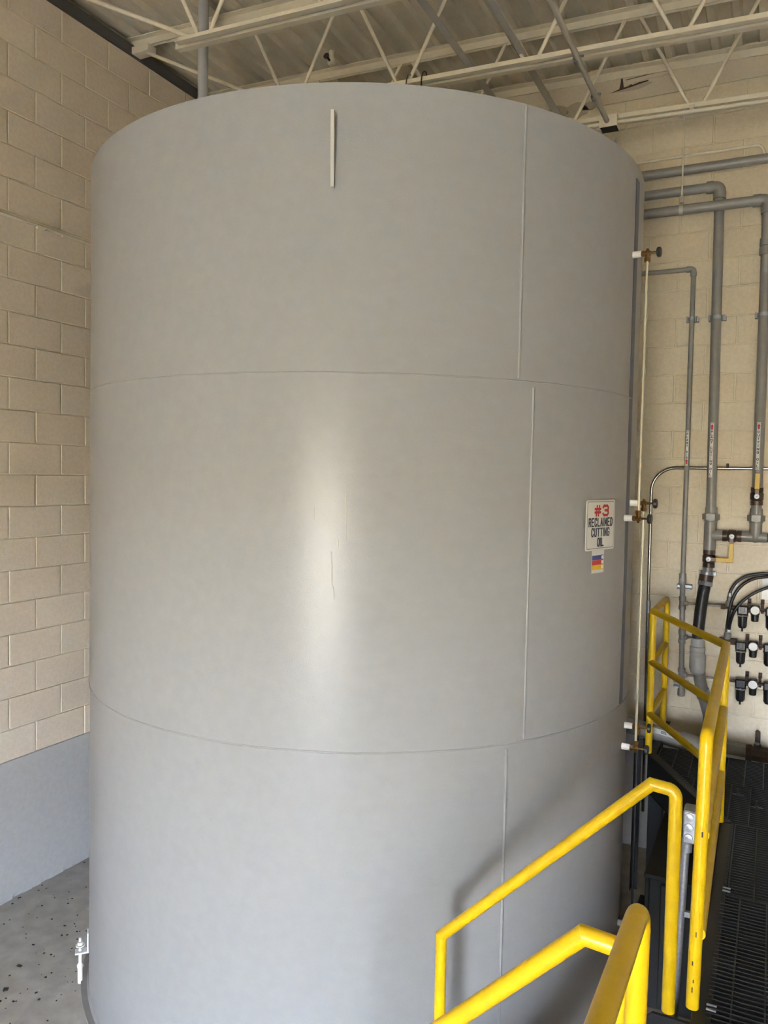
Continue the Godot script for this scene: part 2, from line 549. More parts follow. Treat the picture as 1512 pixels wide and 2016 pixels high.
func angle_bar(s: Shape, x0: float, x1: float, y: float, z: float, leg: float, side: float, up: float, slope: float) -> void:
	# one steel angle along x: an upright leg next to the web, a flat leg turned outwards
	var l := x1 - x0
	var bas := Basis(Vector3(0, 0, 1), -atan(slope))
	var c := Vector3((x0 + x1) / 2, y, z)
	s.box(c + Vector3(0, up * leg / 2, side * 0.0155), Vector3(l, leg, 0.006), 0.001, bas)
	s.box(c + Vector3(0, 0, side * (0.0125 + leg / 2)), Vector3(l, 0.006, leg), 0.001, bas)


func joist(z: float, label: String, which: int) -> void:
	var t := thing("roof_joist", label, "joist", Vector3(WALL_X, deck_y(WALL_X) - 0.1, z), "open-web joists under the roof deck")
	var mid := -0.15
	var slope := 0.0315
	for side in [-1.0, 1.0]:
		var s := Shape.new()
		angle_bar(s, WALL_X - 0.05, 6.9, deck_y((WALL_X - 0.05 + 6.9) / 2) - 0.005, z, 0.05, side, -1.0, slope)
		part("top_chord", s, M.steel_cream, t)
		s = Shape.new()
		var x0: float = -3.17 if side < 0 else -3.12
		angle_bar(s, x0, 6.9, deck_y((x0 + 6.9) / 2) - 0.69, z, 0.042, side, 1.0, slope)
		part("bottom_chord", s, M.steel_cream, t)
	# seat on the wall
	var seat := Shape.new()
	seat.box(Vector3(WALL_X + 0.03, deck_y(WALL_X) - 0.085, z), Vector3(0.24, 0.05, 0.09), 0.003)
	part("seat", seat, M.steel_cream, t)
	var first := Shape.new()
	first.tube(bend([Vector3(WALL_X + 0.02, deck_y(WALL_X) - 0.06, z), Vector3(-3.03, deck_y(-3.03) - 0.66, z), Vector3(-2.95, deck_y(-2.95) - 0.67, z)], 0.05, 3), 0.0125, 10)
	part("web", first, M.steel_cream, t)
	for k in range(-1, 12):
		var xb := -2.95 + 0.8065 * k
		for side in [-1.0, 1.0]:
			var xt: float = xb + side * 0.365
			if k == -1: continue
			var s := Shape.new()
			s.tube([Vector3(xb + side * 0.03, deck_y(xb) - 0.675, z), Vector3(xt, deck_y(xt) - 0.03, z)], 0.0115, 10)
			part("web", s, M.steel_cream, t)


# ------------------------------------------------------------------ the tank
func on_tank(ang: float, y: float, proud := 0.0) -> Vector3:
	var a := deg_to_rad(ang)
	return Vector3(TANK.x + sin(a) * (TANK_R + proud), y, TANK.z + cos(a) * (TANK_R + proud))


func tank() -> void:
	var t := thing("storage_tank", "tall light grey welded steel oil tank in the corner of the room", "tank", TANK)
	var seams := [0.0, 1.652, 3.185, TANK_H]
	var joints := [51.75, 55.1, 52.15]
	for k in 3:
		# a course of rolled plate; each stands a hair proud of the one above or below it
		var s := Shape.new()
		var r: float = TANK_R + [0.0, 0.0016, 0.0][k]
		var wall := []
		s.lathe(TANK, Vector3.UP, [[seams[k], r - 0.008], [seams[k] + 0.0001, r], [seams[k + 1] - 0.0001, r], [seams[k + 1], r - 0.008]], 160)
		part("shell_course", s, M.tank, t)
		# upright weld of the course
		s = Shape.new()
		var bead := []
		var rng := RandomNumberGenerator.new()
		rng.seed = 40 + k
		var y: float = seams[k] + 0.01
		while y < seams[k + 1] - 0.005:
			bead.append(on_tank(joints[k] + rng.randf_range(-0.02, 0.02), y, rng.randf_range(0.0002, 0.0012)))
			y += 0.03
		s.tube(bead, 0.0062, 8)
		part("weld_bead", s, M.tank, t)
	for k in [1, 2]:
		var s := Shape.new()
		var ring := []
		var rng := RandomNumberGenerator.new()
		rng.seed = 60 + k
		for i in 241:
			var a := 360.0 * i / 240
			ring.append(on_tank(a, seams[k] + rng.randf_range(-0.0012, 0.0012), rng.randf_range(-0.0008, 0.0006)))
		ring[-1] = ring[0]
		s.tube(ring, 0.0042 if k == 2 else 0.0052, 6, false)
		part("weld_bead", s, M.tank, t)
	var s := Shape.new()
	s.lathe(TANK, Vector3.UP, [[TANK_H - 0.001, TANK_R - 0.008], [TANK_H - 0.01, TANK_R - 0.012], [TANK_H + 0.06, 0.0]], 96)
	part("tank_roof", s, M.tank, t)
	s = Shape.new()
	s.lathe(TANK, Vector3.UP, [[0.0, TANK_R + 0.042], [0.012, TANK_R + 0.042], [0.014, TANK_R + 0.04], [0.014, TANK_R - 0.01]], 160)
	part("base_ring", s, M.tank, t)
	s = Shape.new()
	s.lathe(TANK, Vector3.UP, [[0.014, TANK_R + 0.012], [0.026, TANK_R]], 160)
	part("base_weld", s, M.tank, t)

	# lifting lug: a plate standing off the shell, its outer edge stepped
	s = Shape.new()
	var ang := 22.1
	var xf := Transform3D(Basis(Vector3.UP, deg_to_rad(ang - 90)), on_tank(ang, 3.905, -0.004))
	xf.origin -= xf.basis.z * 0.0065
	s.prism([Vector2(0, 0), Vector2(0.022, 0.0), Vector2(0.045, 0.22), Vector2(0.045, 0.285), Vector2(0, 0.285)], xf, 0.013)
	part("lifting_lug", s, M.lug, t, "steel lifting lug coloured paler for the light on its edge")

	# anchor clip at the foot
	s = Shape.new()
	ang = -44.5
	var bas := Basis(Vector3.UP, deg_to_rad(ang))
	s.box(on_tank(ang, 0.225, 0.006), Vector3(0.05, 0.11, 0.009), 0.002, bas)
	s.box(on_tank(ang, 0.173, 0.036), Vector3(0.05, 0.009, 0.07), 0.002, bas)
	var clip := part("anchor_clip", s, M.white, t, "white steel anchor clip")
	s = Shape.new()
	s.lathe(on_tank(ang, 0.0, 0.045), Vector3.UP, [[0, 0], [0, 0.014], [0.08, 0.014], [0.09, 0.017], [0.1, 0.017], [0.11, 0.009], [0.173, 0.009], [0.205, 0.0075], [0.205, 0.024], [0.21, 0.024], [0.21, 0.014], [0.226, 0.014], [0.226, 0.0065], [0.25, 0.0065], [0.25, 0]], 14)
	part("anchor_bolt", s, M.white, clip)

	# blue gauge stripe down the side
	s = Shape.new()
	s.bent(TANK, TANK_R - 0.001, TANK_R + 0.0028, 85.6, 88.1, 1.66, 4.245, 3)
	part("gauge_stripe", s, M.stripe, t, "dark blue gauge stripe")

	# sight gauges: pairs of valves with a glass between them
	for g in [[85.0, 3.873, 2.594, M.sight], [89.6, 2.666, 1.416, M.sight], [92.2, 1.506, 0.45, M.black]]:  # lowest tube coloured black to stand for the shade down there
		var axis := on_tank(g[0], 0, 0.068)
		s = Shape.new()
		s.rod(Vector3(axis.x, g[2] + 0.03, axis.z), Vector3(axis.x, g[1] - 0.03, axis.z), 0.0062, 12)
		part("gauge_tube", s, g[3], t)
		for e in 2:
			var y: float = g[1 + e]
			var d := Vector3(sin(deg_to_rad(g[0])), 0, cos(deg_to_rad(g[0])))
			s = Shape.new()
			s.lathe(on_tank(g[0], y, -0.004), d, [[0, 0.019], [0.003, 0.0165], [0.044, 0.0155], [0.044, 0]], 18)
			var v := part("gauge_nipple", s, M.white, t, "white pipe nipple")
			s = Shape.new()
			s.lathe(on_tank(g[0], y, 0.04), d, [[0, 0], [0, 0.014], [0.012, 0.014], [0.012, 0.010], [0.018, 0.010], [0.018, 0.0135], [0.04, 0.0135], [0.04, 0.007], [0.074, 0.005], [0.074, 0]], 6)
			var sg := -1.0 if e == 0 else 1.0
			s.lathe(Vector3(axis.x, y, axis.z), Vector3(0, sg, 0), [[-0.022, 0], [-0.022, 0.006], [0, 0.009], [0, 0.0125], [0.022, 0.0125], [0.022, 0.015], [0.04, 0.015], [0.04, 0.0085]], 6)
			part("valve_body", s, M.brass, v)
			s = Shape.new()
			s.lathe(on_tank(g[0], y, 0.112), d, [[0, 0], [0, 0.018], [0.004, 0.024], [0.016, 0.024], [0.02, 0.018], [0.02, 0]], 18)
			part("knob", s, M.rubber, v)

	# vent pipe rising from the roof of the tank
	s = Shape.new()
	s.rod(Vector3(-3.407, TANK_H - 0.005, -4.15), Vector3(-3.407, 5.86, -4.15), 0.0335, 24)
	s.lathe(Vector3(-3.407, TANK_H + 0.0, -4.15), Vector3.UP, [[0, 0.05], [0.06, 0.05], [0.06, 0.034]], 24)
	part("vent_pipe", s, M.pvc_light, t, "grey vent pipe")

	# old drips and runs in the paint
	s = Shape.new()
	for d in [[668, 1075, 1143, 22.92, 2.47, 2.335, 0.0022], [0, 0, 0, 25.0, 2.71, 2.52, 0.0012], [0, 0, 0, 20.1, 2.655, 2.60, 0.0014], [0, 0, 0, 23.3, 2.33, 2.275, 0.0018], [0, 0, 0, 18.9, 2.52, 2.44, 0.0012], [0, 0, 0, 22.4, 2.80, 2.785, 0.0012], [0, 0, 0, 23.8, 2.53, 2.49, 0.0012]]:
		s.tube([on_tank(d[3] - 0.12, d[4], 0.0012), on_tank(d[3], lerpf(d[4], d[5], 0.3), 0.0014), on_tank(d[3] + 0.03, d[5], 0.0014)], d[6], 6)
	var dr := part("paint_drips", s, M.grey_paint, t, "thin grey paint runs")
	dr.set_meta("kind", "stuff")

	# the placard
	var sign_ang := 72.9
	var sc := on_tank(sign_ang, 2.572, 0.008)
	var sb := Basis(Vector3.UP, deg_to_rad(sign_ang)) * Basis(Vector3(0, 0, 1), 0.0)
	var st := thing("tank_sign", "white placard with red and navy lettering on the grey tank", "sign", sc)
	var rr := Shape.new()
	rr.prism(round_rect(0.268, 0.232, 0.012), Transform3D(sb, sc - sb.z * 0.0015), 0.003)
	part("board", rr, M.label_white, st)
	rr = Shape.new()
	var o1 := round_rect(0.252, 0.216, 0.010); var o2 := round_rect(0.2475, 0.2115, 0.009)
	for i in o1.size():
		var j := (i + 1) % o1.size()
		rr.flat([sc + sb * Vector3(o1[i].x, o1[i].y, 0.0022), sc + sb * Vector3(o1[j].x, o1[j].y, 0.0022), sc + sb * Vector3(o2[j].x, o2[j].y, 0.0022), sc + sb * Vector3(o2[i].x, o2[i].y, 0.0022)], sb.z)
	part("border_line", rr, M.ink, st)
	text("#3", 0.054, 0.060, 0.014, 0.0108, M.red, st, Transform3D(sb, sc + sb * Vector3(0.006, 0.066, 0.002)))
	text("RECLAIMED", 0.041, 0.0228, 0.0045, 0.0066, M.ink, st, Transform3D(sb, sc + sb * Vector3(0.0, 0.013, 0.002)))
	text("CUTTING", 0.041, 0.0228, 0.0045, 0.0066, M.ink, st, Transform3D(sb, sc + sb * Vector3(0.0, -0.033, 0.002)))
	text("OIL", 0.041, 0.0228, 0.0045, 0.0066, M.ink, st, Transform3D(sb, sc + sb * Vector3(0.002, -0.079, 0.002)))

	# hazard label under it
	var hc := on_tank(72.75, 2.402, 0.003)
	sb = Basis(Vector3.UP, deg_to_rad(72.75))
	var ht := thing("hazard_label", "small paper hazard label with blue, red and yellow bars under the placard", "label", hc)
	rr = Shape.new()
	rr.box(hc, Vector3(0.112, 0.104, 0.001), 0.0, sb)
	part("paper", rr, M.label_white, ht)
	var row := 0
	for mm in [M.blue, M.red, M.label_yellow]:
		rr = Shape.new()
		rr.box(hc + sb * Vector3(-0.013, 0.019 - row * 0.0225, 0.0008), Vector3(0.082, 0.0215, 0.001), 0.0, sb)
		part("colour_bar", rr, mm, ht)
		rr = Shape.new()
		rr.box(hc + sb * Vector3(0.0395, 0.019 - row * 0.0225, 0.0006), Vector3(0.023, 0.0225, 0.001), 0.0, sb)
		part("box_outline", rr, mm, ht)
		rr = Shape.new()
		rr.box(hc + sb * Vector3(0.04, 0.019 - row * 0.0225, 0.0008), Vector3(0.016, 0.0155, 0.0016), 0.0, sb)
		part("rating_box", rr, M.white, ht)
		row += 1


func round_rect(w: float, h: float, r: float) -> Array:
	var out := []
	for q in [[1, 1, 0], [-1, 1, 90], [-1, -1, 180], [1, -1, 270]]:
		for i in 5:
			var a := deg_to_rad(q[2] + 22.5 * i)
			out.append(Vector2(q[0] * (w / 2 - r) + r * cos(a), q[1] * (h / 2 - r) + r * sin(a)))
	return out


# ------------------------------------------------------------------ walkway and stair
func walkway() -> void:
	var t := thing("walkway", "black steel walkway with bar grating along the tank", "walkway", Vector3(0.3, 0, -2.5))
	var x1 := 1.0
	# grating panels: bearing bars along x, cross rods along z
	var edges := [-5.46, -4.98, -4.40, -3.62, -2.72, -1.80, -0.90, 0.05, 1.0]
	for k in edges.size() - 1:
		var s := Shape.new()
		var za: float = edges[k] + 0.004; var zb: float = edges[k + 1] - 0.004
		var z := za
		while z <= zb:
			var x0 := -0.135
			if z < -4.40: x0 = lerpf(-0.16, -0.62, clampf((-4.40 - z) / 0.9, 0, 1))
			s.box(Vector3((x0 + x1) / 2, DECK - 0.014, z), Vector3(x1 - x0, 0.028, 0.0045))
			z += 0.0262
		var x: float = -0.62 + [0.02, 0.06, 0.0, 0.05, 0.03, 0.01, 0.05, 0.02][k]
		while x < x1:
			var z0 := za; var z9 := zb
			if x < -0.14:
				z9 = minf(zb, -4.40 - 0.9 * (-0.16 - x) / 0.46)
			if z9 > z0 + 0.05: s.box(Vector3(x, DECK - 0.003, (z0 + z9) / 2), Vector3(0.005, 0.005, z9 - z0))
			x += 0.1016
		# banding bars at the panel ends
		for ze in [za, zb]:
			var x0 := -0.135
			if ze < -4.45: x0 = lerpf(-0.16, -0.62, clampf((-4.40 - ze) / 0.9, 0, 1))
			s.box(Vector3((x0 + x1) / 2, DECK - 0.014, ze), Vector3(x1 - x0, 0.028, 0.005))
		part("grating_panel", s, M.grating, t)
	# channels round the edge
	channel(t, Vector3(-0.17, 0, -2.66), Vector3(-0.17, 0, -4.40))
	channel(t, Vector3(-0.17, 0, -4.40), Vector3(-0.665, 0, -5.30))
	channel(t, Vector3(-0.665, 0, -5.30), Vector3(-0.665, 0, -6.08))
	channel(t, Vector3(-0.17, 0, 1.0), Vector3(-0.17, 0, -2.66))
	for z in [-4.45, -2.66, -1.72, 0.0]:
		var s := Shape.new()
		s.box(Vector3(0.42, DECK - 0.13, z), Vector3(1.15, 0.2, 0.07), 0.004)
		part("cross_beam", s, M.black, t)
	for q in [Vector3(-0.64, 0, -5.33), Vector3(-0.17, 0, -2.80), Vector3(-0.17, 0, -4.42), Vector3(-0.17, 0, -1.6), Vector3(0.95, 0, -5.3), Vector3(0.95, 0, -2.8), Vector3(0.95, 0, 0.2), Vector3(-0.17, 0, 0.2)]:
		var s := Shape.new()
		s.box(q + Vector3(0.03, (DECK - 0.27) / 2, 0), Vector3(0.09, DECK - 0.27, 0.09), 0.004)
		s.box(q + Vector3(0.03, 0.006, 0), Vector3(0.18, 0.012, 0.18), 0.002)
		part("leg", s, M.black, t)
	# bright saddle clips
	for q in [Vector3(-0.118, DECK + 0.003, -3.66), Vector3(-0.122, DECK + 0.003, -2.80)]:
		for dz in [-0.013, 0.013]:
			var s := Shape.new()
			s.box(q + Vector3(0, 0, dz), Vector3(0.032, 0.006, 0.010), 0.002)
			part("clip", s, M.galv, t, "bright metal grating clip")
	for q in [Vector3(-0.116, DECK + 0.002, -4.82), Vector3(-0.018, DECK + 0.002, -4.68)]:
		var s := Shape.new()
		s.box(q, Vector3(0.06, 0.003, 0.02), 0.001)
		s.lathe(q, Vector3.UP, [[0, 0], [0, 0.009], [0.008, 0.009], [0.008, 0.005], [0.035, 0.005], [0.035, 0]], 10)
		part("clip", s, M.black, t)

	# an added black box, made up to darken the space under the walkway
	var filler := thing("dark_filler_box", "added black box that darkens the space under the walkway", "tank", Vector3(-0.06, 0, -4.7))
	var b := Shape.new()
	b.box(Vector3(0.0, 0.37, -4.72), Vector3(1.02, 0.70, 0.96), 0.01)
	part("body", b, M.black, filler)
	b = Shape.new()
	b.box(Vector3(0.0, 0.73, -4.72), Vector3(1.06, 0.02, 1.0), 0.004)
	part("lid", b, M.black, filler)
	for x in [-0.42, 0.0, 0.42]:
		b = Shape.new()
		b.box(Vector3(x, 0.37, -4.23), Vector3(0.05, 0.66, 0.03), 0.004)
		part("rib", b, M.black, filler)
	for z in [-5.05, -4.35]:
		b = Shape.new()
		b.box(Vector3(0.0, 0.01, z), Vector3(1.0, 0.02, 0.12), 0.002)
		part("foot_rail", b, M.black, filler)

	# stair down to the floor, going left beside the tank
	var st := thing("stair", "short black steel stair down from the walkway", "stair", Vector3(-0.75, 0, -2.2))
	for z in [-1.70, -2.72]:
		var s := Shape.new()
		var a := Vector2(-0.17, DECK); var e := Vector2(-1.16, 0.02)
		s.prism([Vector2(-0.15, DECK - 0.02), Vector2(-0.15, DECK - 0.24), Vector2(-0.97, 0.0), Vector2(-1.25, 0.0), Vector2(-1.25, 0.04), Vector2(-0.30, DECK - 0.02)], Transform3D(Basis(), Vector3(0, 0, z - 0.006)), 0.012)
		part("stringer", s, M.black, st)
	for k in 4:
		var y := DECK - 0.204 * (k + 1)
		var xc := -0.30 - 0.205 * k
		var s := Shape.new()
		for i in 8: s.box(Vector3(xc + 0.1 - 0.0285 * i, y - 0.012, -2.21), Vector3(0.005, 0.024, 1.0))
		for i in 9: s.box(Vector3(xc, y - 0.003, -2.66 + 0.112 * i), Vector3(0.22, 0.005, 0.005))
		s.box(Vector3(xc - 0.112, y - 0.014, -2.21), Vector3(0.03, 0.03, 1.0), 0.003)
		part("tread", s, M.grating, st)


func channel(t: Node3D, a: Vector3, b: Vector3) -> void:
	# a black edge channel: tall web with a flange top and bottom
	var d := (b - a).normalized()
	var out := d.cross(Vector3.UP)
	var bas := Basis(d, Vector3.UP, out)
	var l := a.distance_to(b)
	var c := (a + b) / 2
	var s := Shape.new()
	s.box(c + Vector3(0, DECK - 0.127, 0), Vector3(l, 0.25, 0.008), 0.002, bas)
	for y in [DECK - 0.007, DECK - 0.25]:
		s.box(c + Vector3(0, y, 0) + out * 0.02, Vector3(l, 0.01, 0.06), 0.002, bas)
	part("edge_channel", s, M.black, t)


func rails() -> void:
	var r := 0.0211
	var top := 1.942
	# guard rail round the far end
	var t := thing("guard_rail", "yellow pipe guard rail angling back to the wall past the tank gauges", "railing", Vector3(-0.19, DECK, -4.4))
	var wall_end := Vector3(-0.655, 0, -5.95)
	var ca := Vector3(-0.665, 0, -5.30)
	var cb := Vector3(-0.19, 0, -4.40)
	var cc := Vector3(-0.168, 0, -2.78)
	for y in [top, 1.612, 1.274]:
		var s := Shape.new()
		var u := Vector3(0, y, 0)
		if y == top:
			s.tube(bend([wall_end + Vector3(0, DECK, 0), wall_end + u, ca + u], 0.05, 6), r, 18)
			s.tube([ca + u, cb + u, cc + u + Vector3(0, 0, -0.06)], r, 18)
			s.tube(bend([cc + u + Vector3(0, 0, -0.07), cc + u, cc + Vector3(-0.012, DECK, 0)], 0.05, 8), r, 18)
			part("top_rail", s, M.yellow, t)
		else:
			s.tube([wall_end + u, ca + u, cb + u, cc + u], r, 18)
			part("lower_rail", s, M.yellow, t)
	for q in [ca, cb]:
		var s := Shape.new()
		s.rod(q + Vector3(0, DECK, 0), q + Vector3(0, top, 0), r, 18)
		part("post", s, M.yellow, t)
	# guard rail beside the viewer
	t = thing("guard_rail", "thick foreground yellow pipe guard rail running out past the stair head", "railing", Vector3(-0.2, DECK, -1.5))
	var da := Vector3(-0.205, 0, -1.60)
	var db := Vector3(-0.235, 0, 0.9)
	var s := Shape.new()
	s.tube(bend([Vector3(db.x, top, db.z), Vector3(da.x, top, da.z), Vector3(da.x - 0.01, DECK, da.z)], 0.055, 8), r, 20)
	part("top_rail", s, M.yellow, t)
	for y in [1.612, 1.274]:
		s = Shape.new()
		s.rod(Vector3(da.x, y, da.z), Vector3(db.x, y, db.z), r, 18)
		part("lower_rail", s, M.yellow, t)
	# stair handrails
	for k in 2:
		var z: float = [-2.72, -1.70][k]
		var hy := 1.772 if k == 0 else 1.792
		t = thing("stair_handrail", ["yellow pipe stair handrail next to the tank", "yellow pipe stair handrail on the open side of the stair"][k], "handrail", Vector3(-0.25, DECK, z), "stair handrails")
		s = Shape.new()
		var xk := -0.328 if k == 0 else -0.335
		var xe := -1.062
		var low := hy - (xk - xe) * 0.985
		s.tube(bend([Vector3(-0.250, DECK, z), Vector3(-0.250, hy - 0.010, z), Vector3(-0.30, hy, z)], 0.028, 6).slice(0, -1) + [Vector3(xk, hy, z), Vector3(xe, low, z), Vector3(xe, 0.09, z)], r, 20)
		part("rail", s, M.yellow, t)
		s = Shape.new()
		s.box(Vector3(xe, 0.10, z), Vector3(0.05, 0.2, 0.012), 0.002)
		part("foot_plate", s, M.black, t)


# ------------------------------------------------------------------ pipes on the back wall
func pv(x: float, y: float, dz := 0.0) -> Vector3:
	return Vector3(x, y, PIPE_Z + dz)


func elbow(s: Shape, c: Vector3, a: Vector3, b: Vector3, r: float, reach: float) -> void:
	s.tube(bend([c + a * reach, c, c + b * reach], reach * 0.62, 6), r * 1.17, 18)
	for d in [a, b]:
		s.lathe(c + d * reach * 0.55, d, [[0, r * 1.0], [0, r * 1.27], [reach * 0.62, r * 1.27], [reach * 0.62, r]], 18)


func pipe_clamp(t: Node3D, x: float, y: float, r: float) -> void:
	# strut channel on the wall with a two-part strap
	var s := Shape.new()
	s.box(Vector3(x, y, WALL_Z + 0.0300), Vector3(r * 2 + 0.05, 0.03, 0.035), 0.002)
	for sg in [-1.0, 1.0]:
		s.box(Vector3(x + sg * (r + 0.010), y, (WALL_Z + PIPE_Z) / 2 + 0.03), Vector3(0.004, 0.028, 0.06), 0.001)
		s.box(Vector3(x + sg * (r + 0.014), y + 0.012, PIPE_Z + 0.012), Vector3(0.018, 0.004, 0.012), 0.001)
	s.lathe(Vector3(x, y - 0.013, PIPE_Z), Vector3.UP, [[0, r], [0, r + 0.003], [0.026, r + 0.003], [0.026, r]], 18)
	s.lathe(Vector3(x, y, PIPE_Z + r + 0.002), Vector3.BACK, [[0, 0], [0, 0.008], [0.006, 0.008], [0.006, 0.004], [0.014, 0.004], [0.014, 0]], 6)
	part("clamp", s, M.galv, t, "bright strut clamp")


func ball_valve(called: String, label: String, c: Vector3, along: Vector3, handle_dir: Vector3, r: float) -> void:
	var t := thing("ball_valve", label, "valve", c)
	var s := Shape.new()
	s.lathe(c - along * 0.062, along, [[0, 0], [0, r * 1.22], [0.03, r * 1.22], [0.032, r * 1.1], [0.042, r * 1.32], [0.082, r * 1.32], [0.092, r * 1.1], [0.094, r * 1.22], [0.124, r * 1.22], [0.124, 0]], 12)
	s.lathe(c, Vector3.BACK, [[r * 0.9, 0.016], [r * 1.5, 0.016], [r * 1.5, 0.0]], 14)
	part("body", s, M.bronze_dark, t)
	var hz := Vector3(0, 0, r * 1.55)
	s = Shape.new()
	var side := handle_dir.cross(Vector3.BACK)
	var bas := Basis(handle_dir, side, handle_dir.cross(side))
	s.box(c + hz + handle_dir * 0.03 + Vector3(0, 0, 0.002), Vector3(0.06, 0.026, 0.004), 0.001, bas)
	var h := part("handle", s, M.bronze_dark, t)
	s = Shape.new()
	s.box(c + hz + handle_dir * 0.105 + Vector3(0, 0, 0.004), Vector3(0.11, 0.032, 0.009), 0.003, bas)
	part("grip", s, M.handle, h, "worn yellow handle grip")
	s = Shape.new()
	s.lathe(c + hz + Vector3(0, 0, 0.004), Vector3.BACK, [[0, 0.0165], [0.004, 0.0165], [0.005, 0.0105], [0.014, 0.0105], [0.014, 0.005], [0.008, 0.0]], 16)
	part("nut", s, M.galv, t)


func union_nut(s: Shape, c: Vector3, r: float) -> void:
	s.lathe(c - Vector3(0, 0.066, 0), Vector3.UP, [[0, r], [0, r * 1.22], [0.034, r * 1.22], [0.036, r * 1.38], [0.05, r * 1.38], [0.05, r * 1.22]], 18)
	s.lathe(c - Vector3(0, 0.02, 0), Vector3.UP, [[0, r * 1.3], [0, r * 1.72], [0.04, r * 1.72], [0.04, r * 1.2]], 6, PI / 6)
	s.lathe(c + Vector3(0, 0.016, 0), Vector3.UP, [[0, r * 1.3], [0.012, r * 1.32], [0.014, r * 1.24], [0.05, r * 1.22], [0.05, r]], 18)


func pipe_marker(label: String, words: String, x: float, y0: float, y1: float, r: float, arrow_top: bool, turn: float) -> void:
	var c := Vector3(x, (y0 + y1) / 2, PIPE_Z)
	var t := thing("pipe_marker", label, "label", c)
	var w := minf(rad_to_deg(0.027 / r), 75.0)
	var s := Shape.new()
	s.bent(Vector3(x, 0, PIPE_Z), r, r + 0.0012, turn - w / 2, turn + w / 2, y0, y1, 6)
	part("sticker", s, M.label_white, t)
	s = Shape.new()
	for e in [-1.0, 1.0]:
		s.bent(Vector3(x, 0, PIPE_Z), r, r + 0.0018, turn + e * w * 0.44 - 1.3, turn + e * w * 0.44 + 1.3, y0 + 0.005, y1 - 0.005, 2)
	for yy in [y0 + 0.005, y1 - 0.007]:
		s.bent(Vector3(x, 0, PIPE_Z), r, r + 0.0018, turn - w * 0.44, turn + w * 0.44, yy, yy + 0.002, 4)
	part("border_line", s, M.ink, t)
	var bas := Basis(Vector3.UP, deg_to_rad(turn))
	var n := words.length()
	var a0 := y1 - (0.055 if arrow_top else 0.014); var a1 := y0 + (0.012 if arrow_top else 0.05)
	for i in n:
		if words[i] == " ": continue
		var y := lerpf(a0, a1, (i + 0.5) / n)
		var lh := minf(0.8 * (a0 - a1) / n, 0.0165)
		text(words[i], lh, minf(r * 0.62, 0.0145), 0.0, 0.0036, M.ink, t, Transform3D(bas, Vector3(x, y, PIPE_Z) + bas.z * (r + 0.0012)))
	s = Shape.new()
	var ya := y1 - 0.014 if arrow_top else y0 + 0.014
	var sg := 1.0
	var pts := [Vector2(0, 0.004 * sg), Vector2(-0.011, -0.012 * sg), Vector2(-0.006, -0.012 * sg), Vector2(-0.006, -0.034 * sg), Vector2(0.006, -0.034 * sg), Vector2(0.006, -0.012 * sg), Vector2(0.011, -0.012 * sg)]
	if not arrow_top:
		pts = pts.map(func(q): return Vector2(q.x, q.y + 0.034))
	s.prism(pts, Transform3D(bas, Vector3(x, ya, PIPE_Z) + bas.z * (r - 0.0005)), 0.0025)
	part("arrow", s, M.red, t, "red flow arrow")


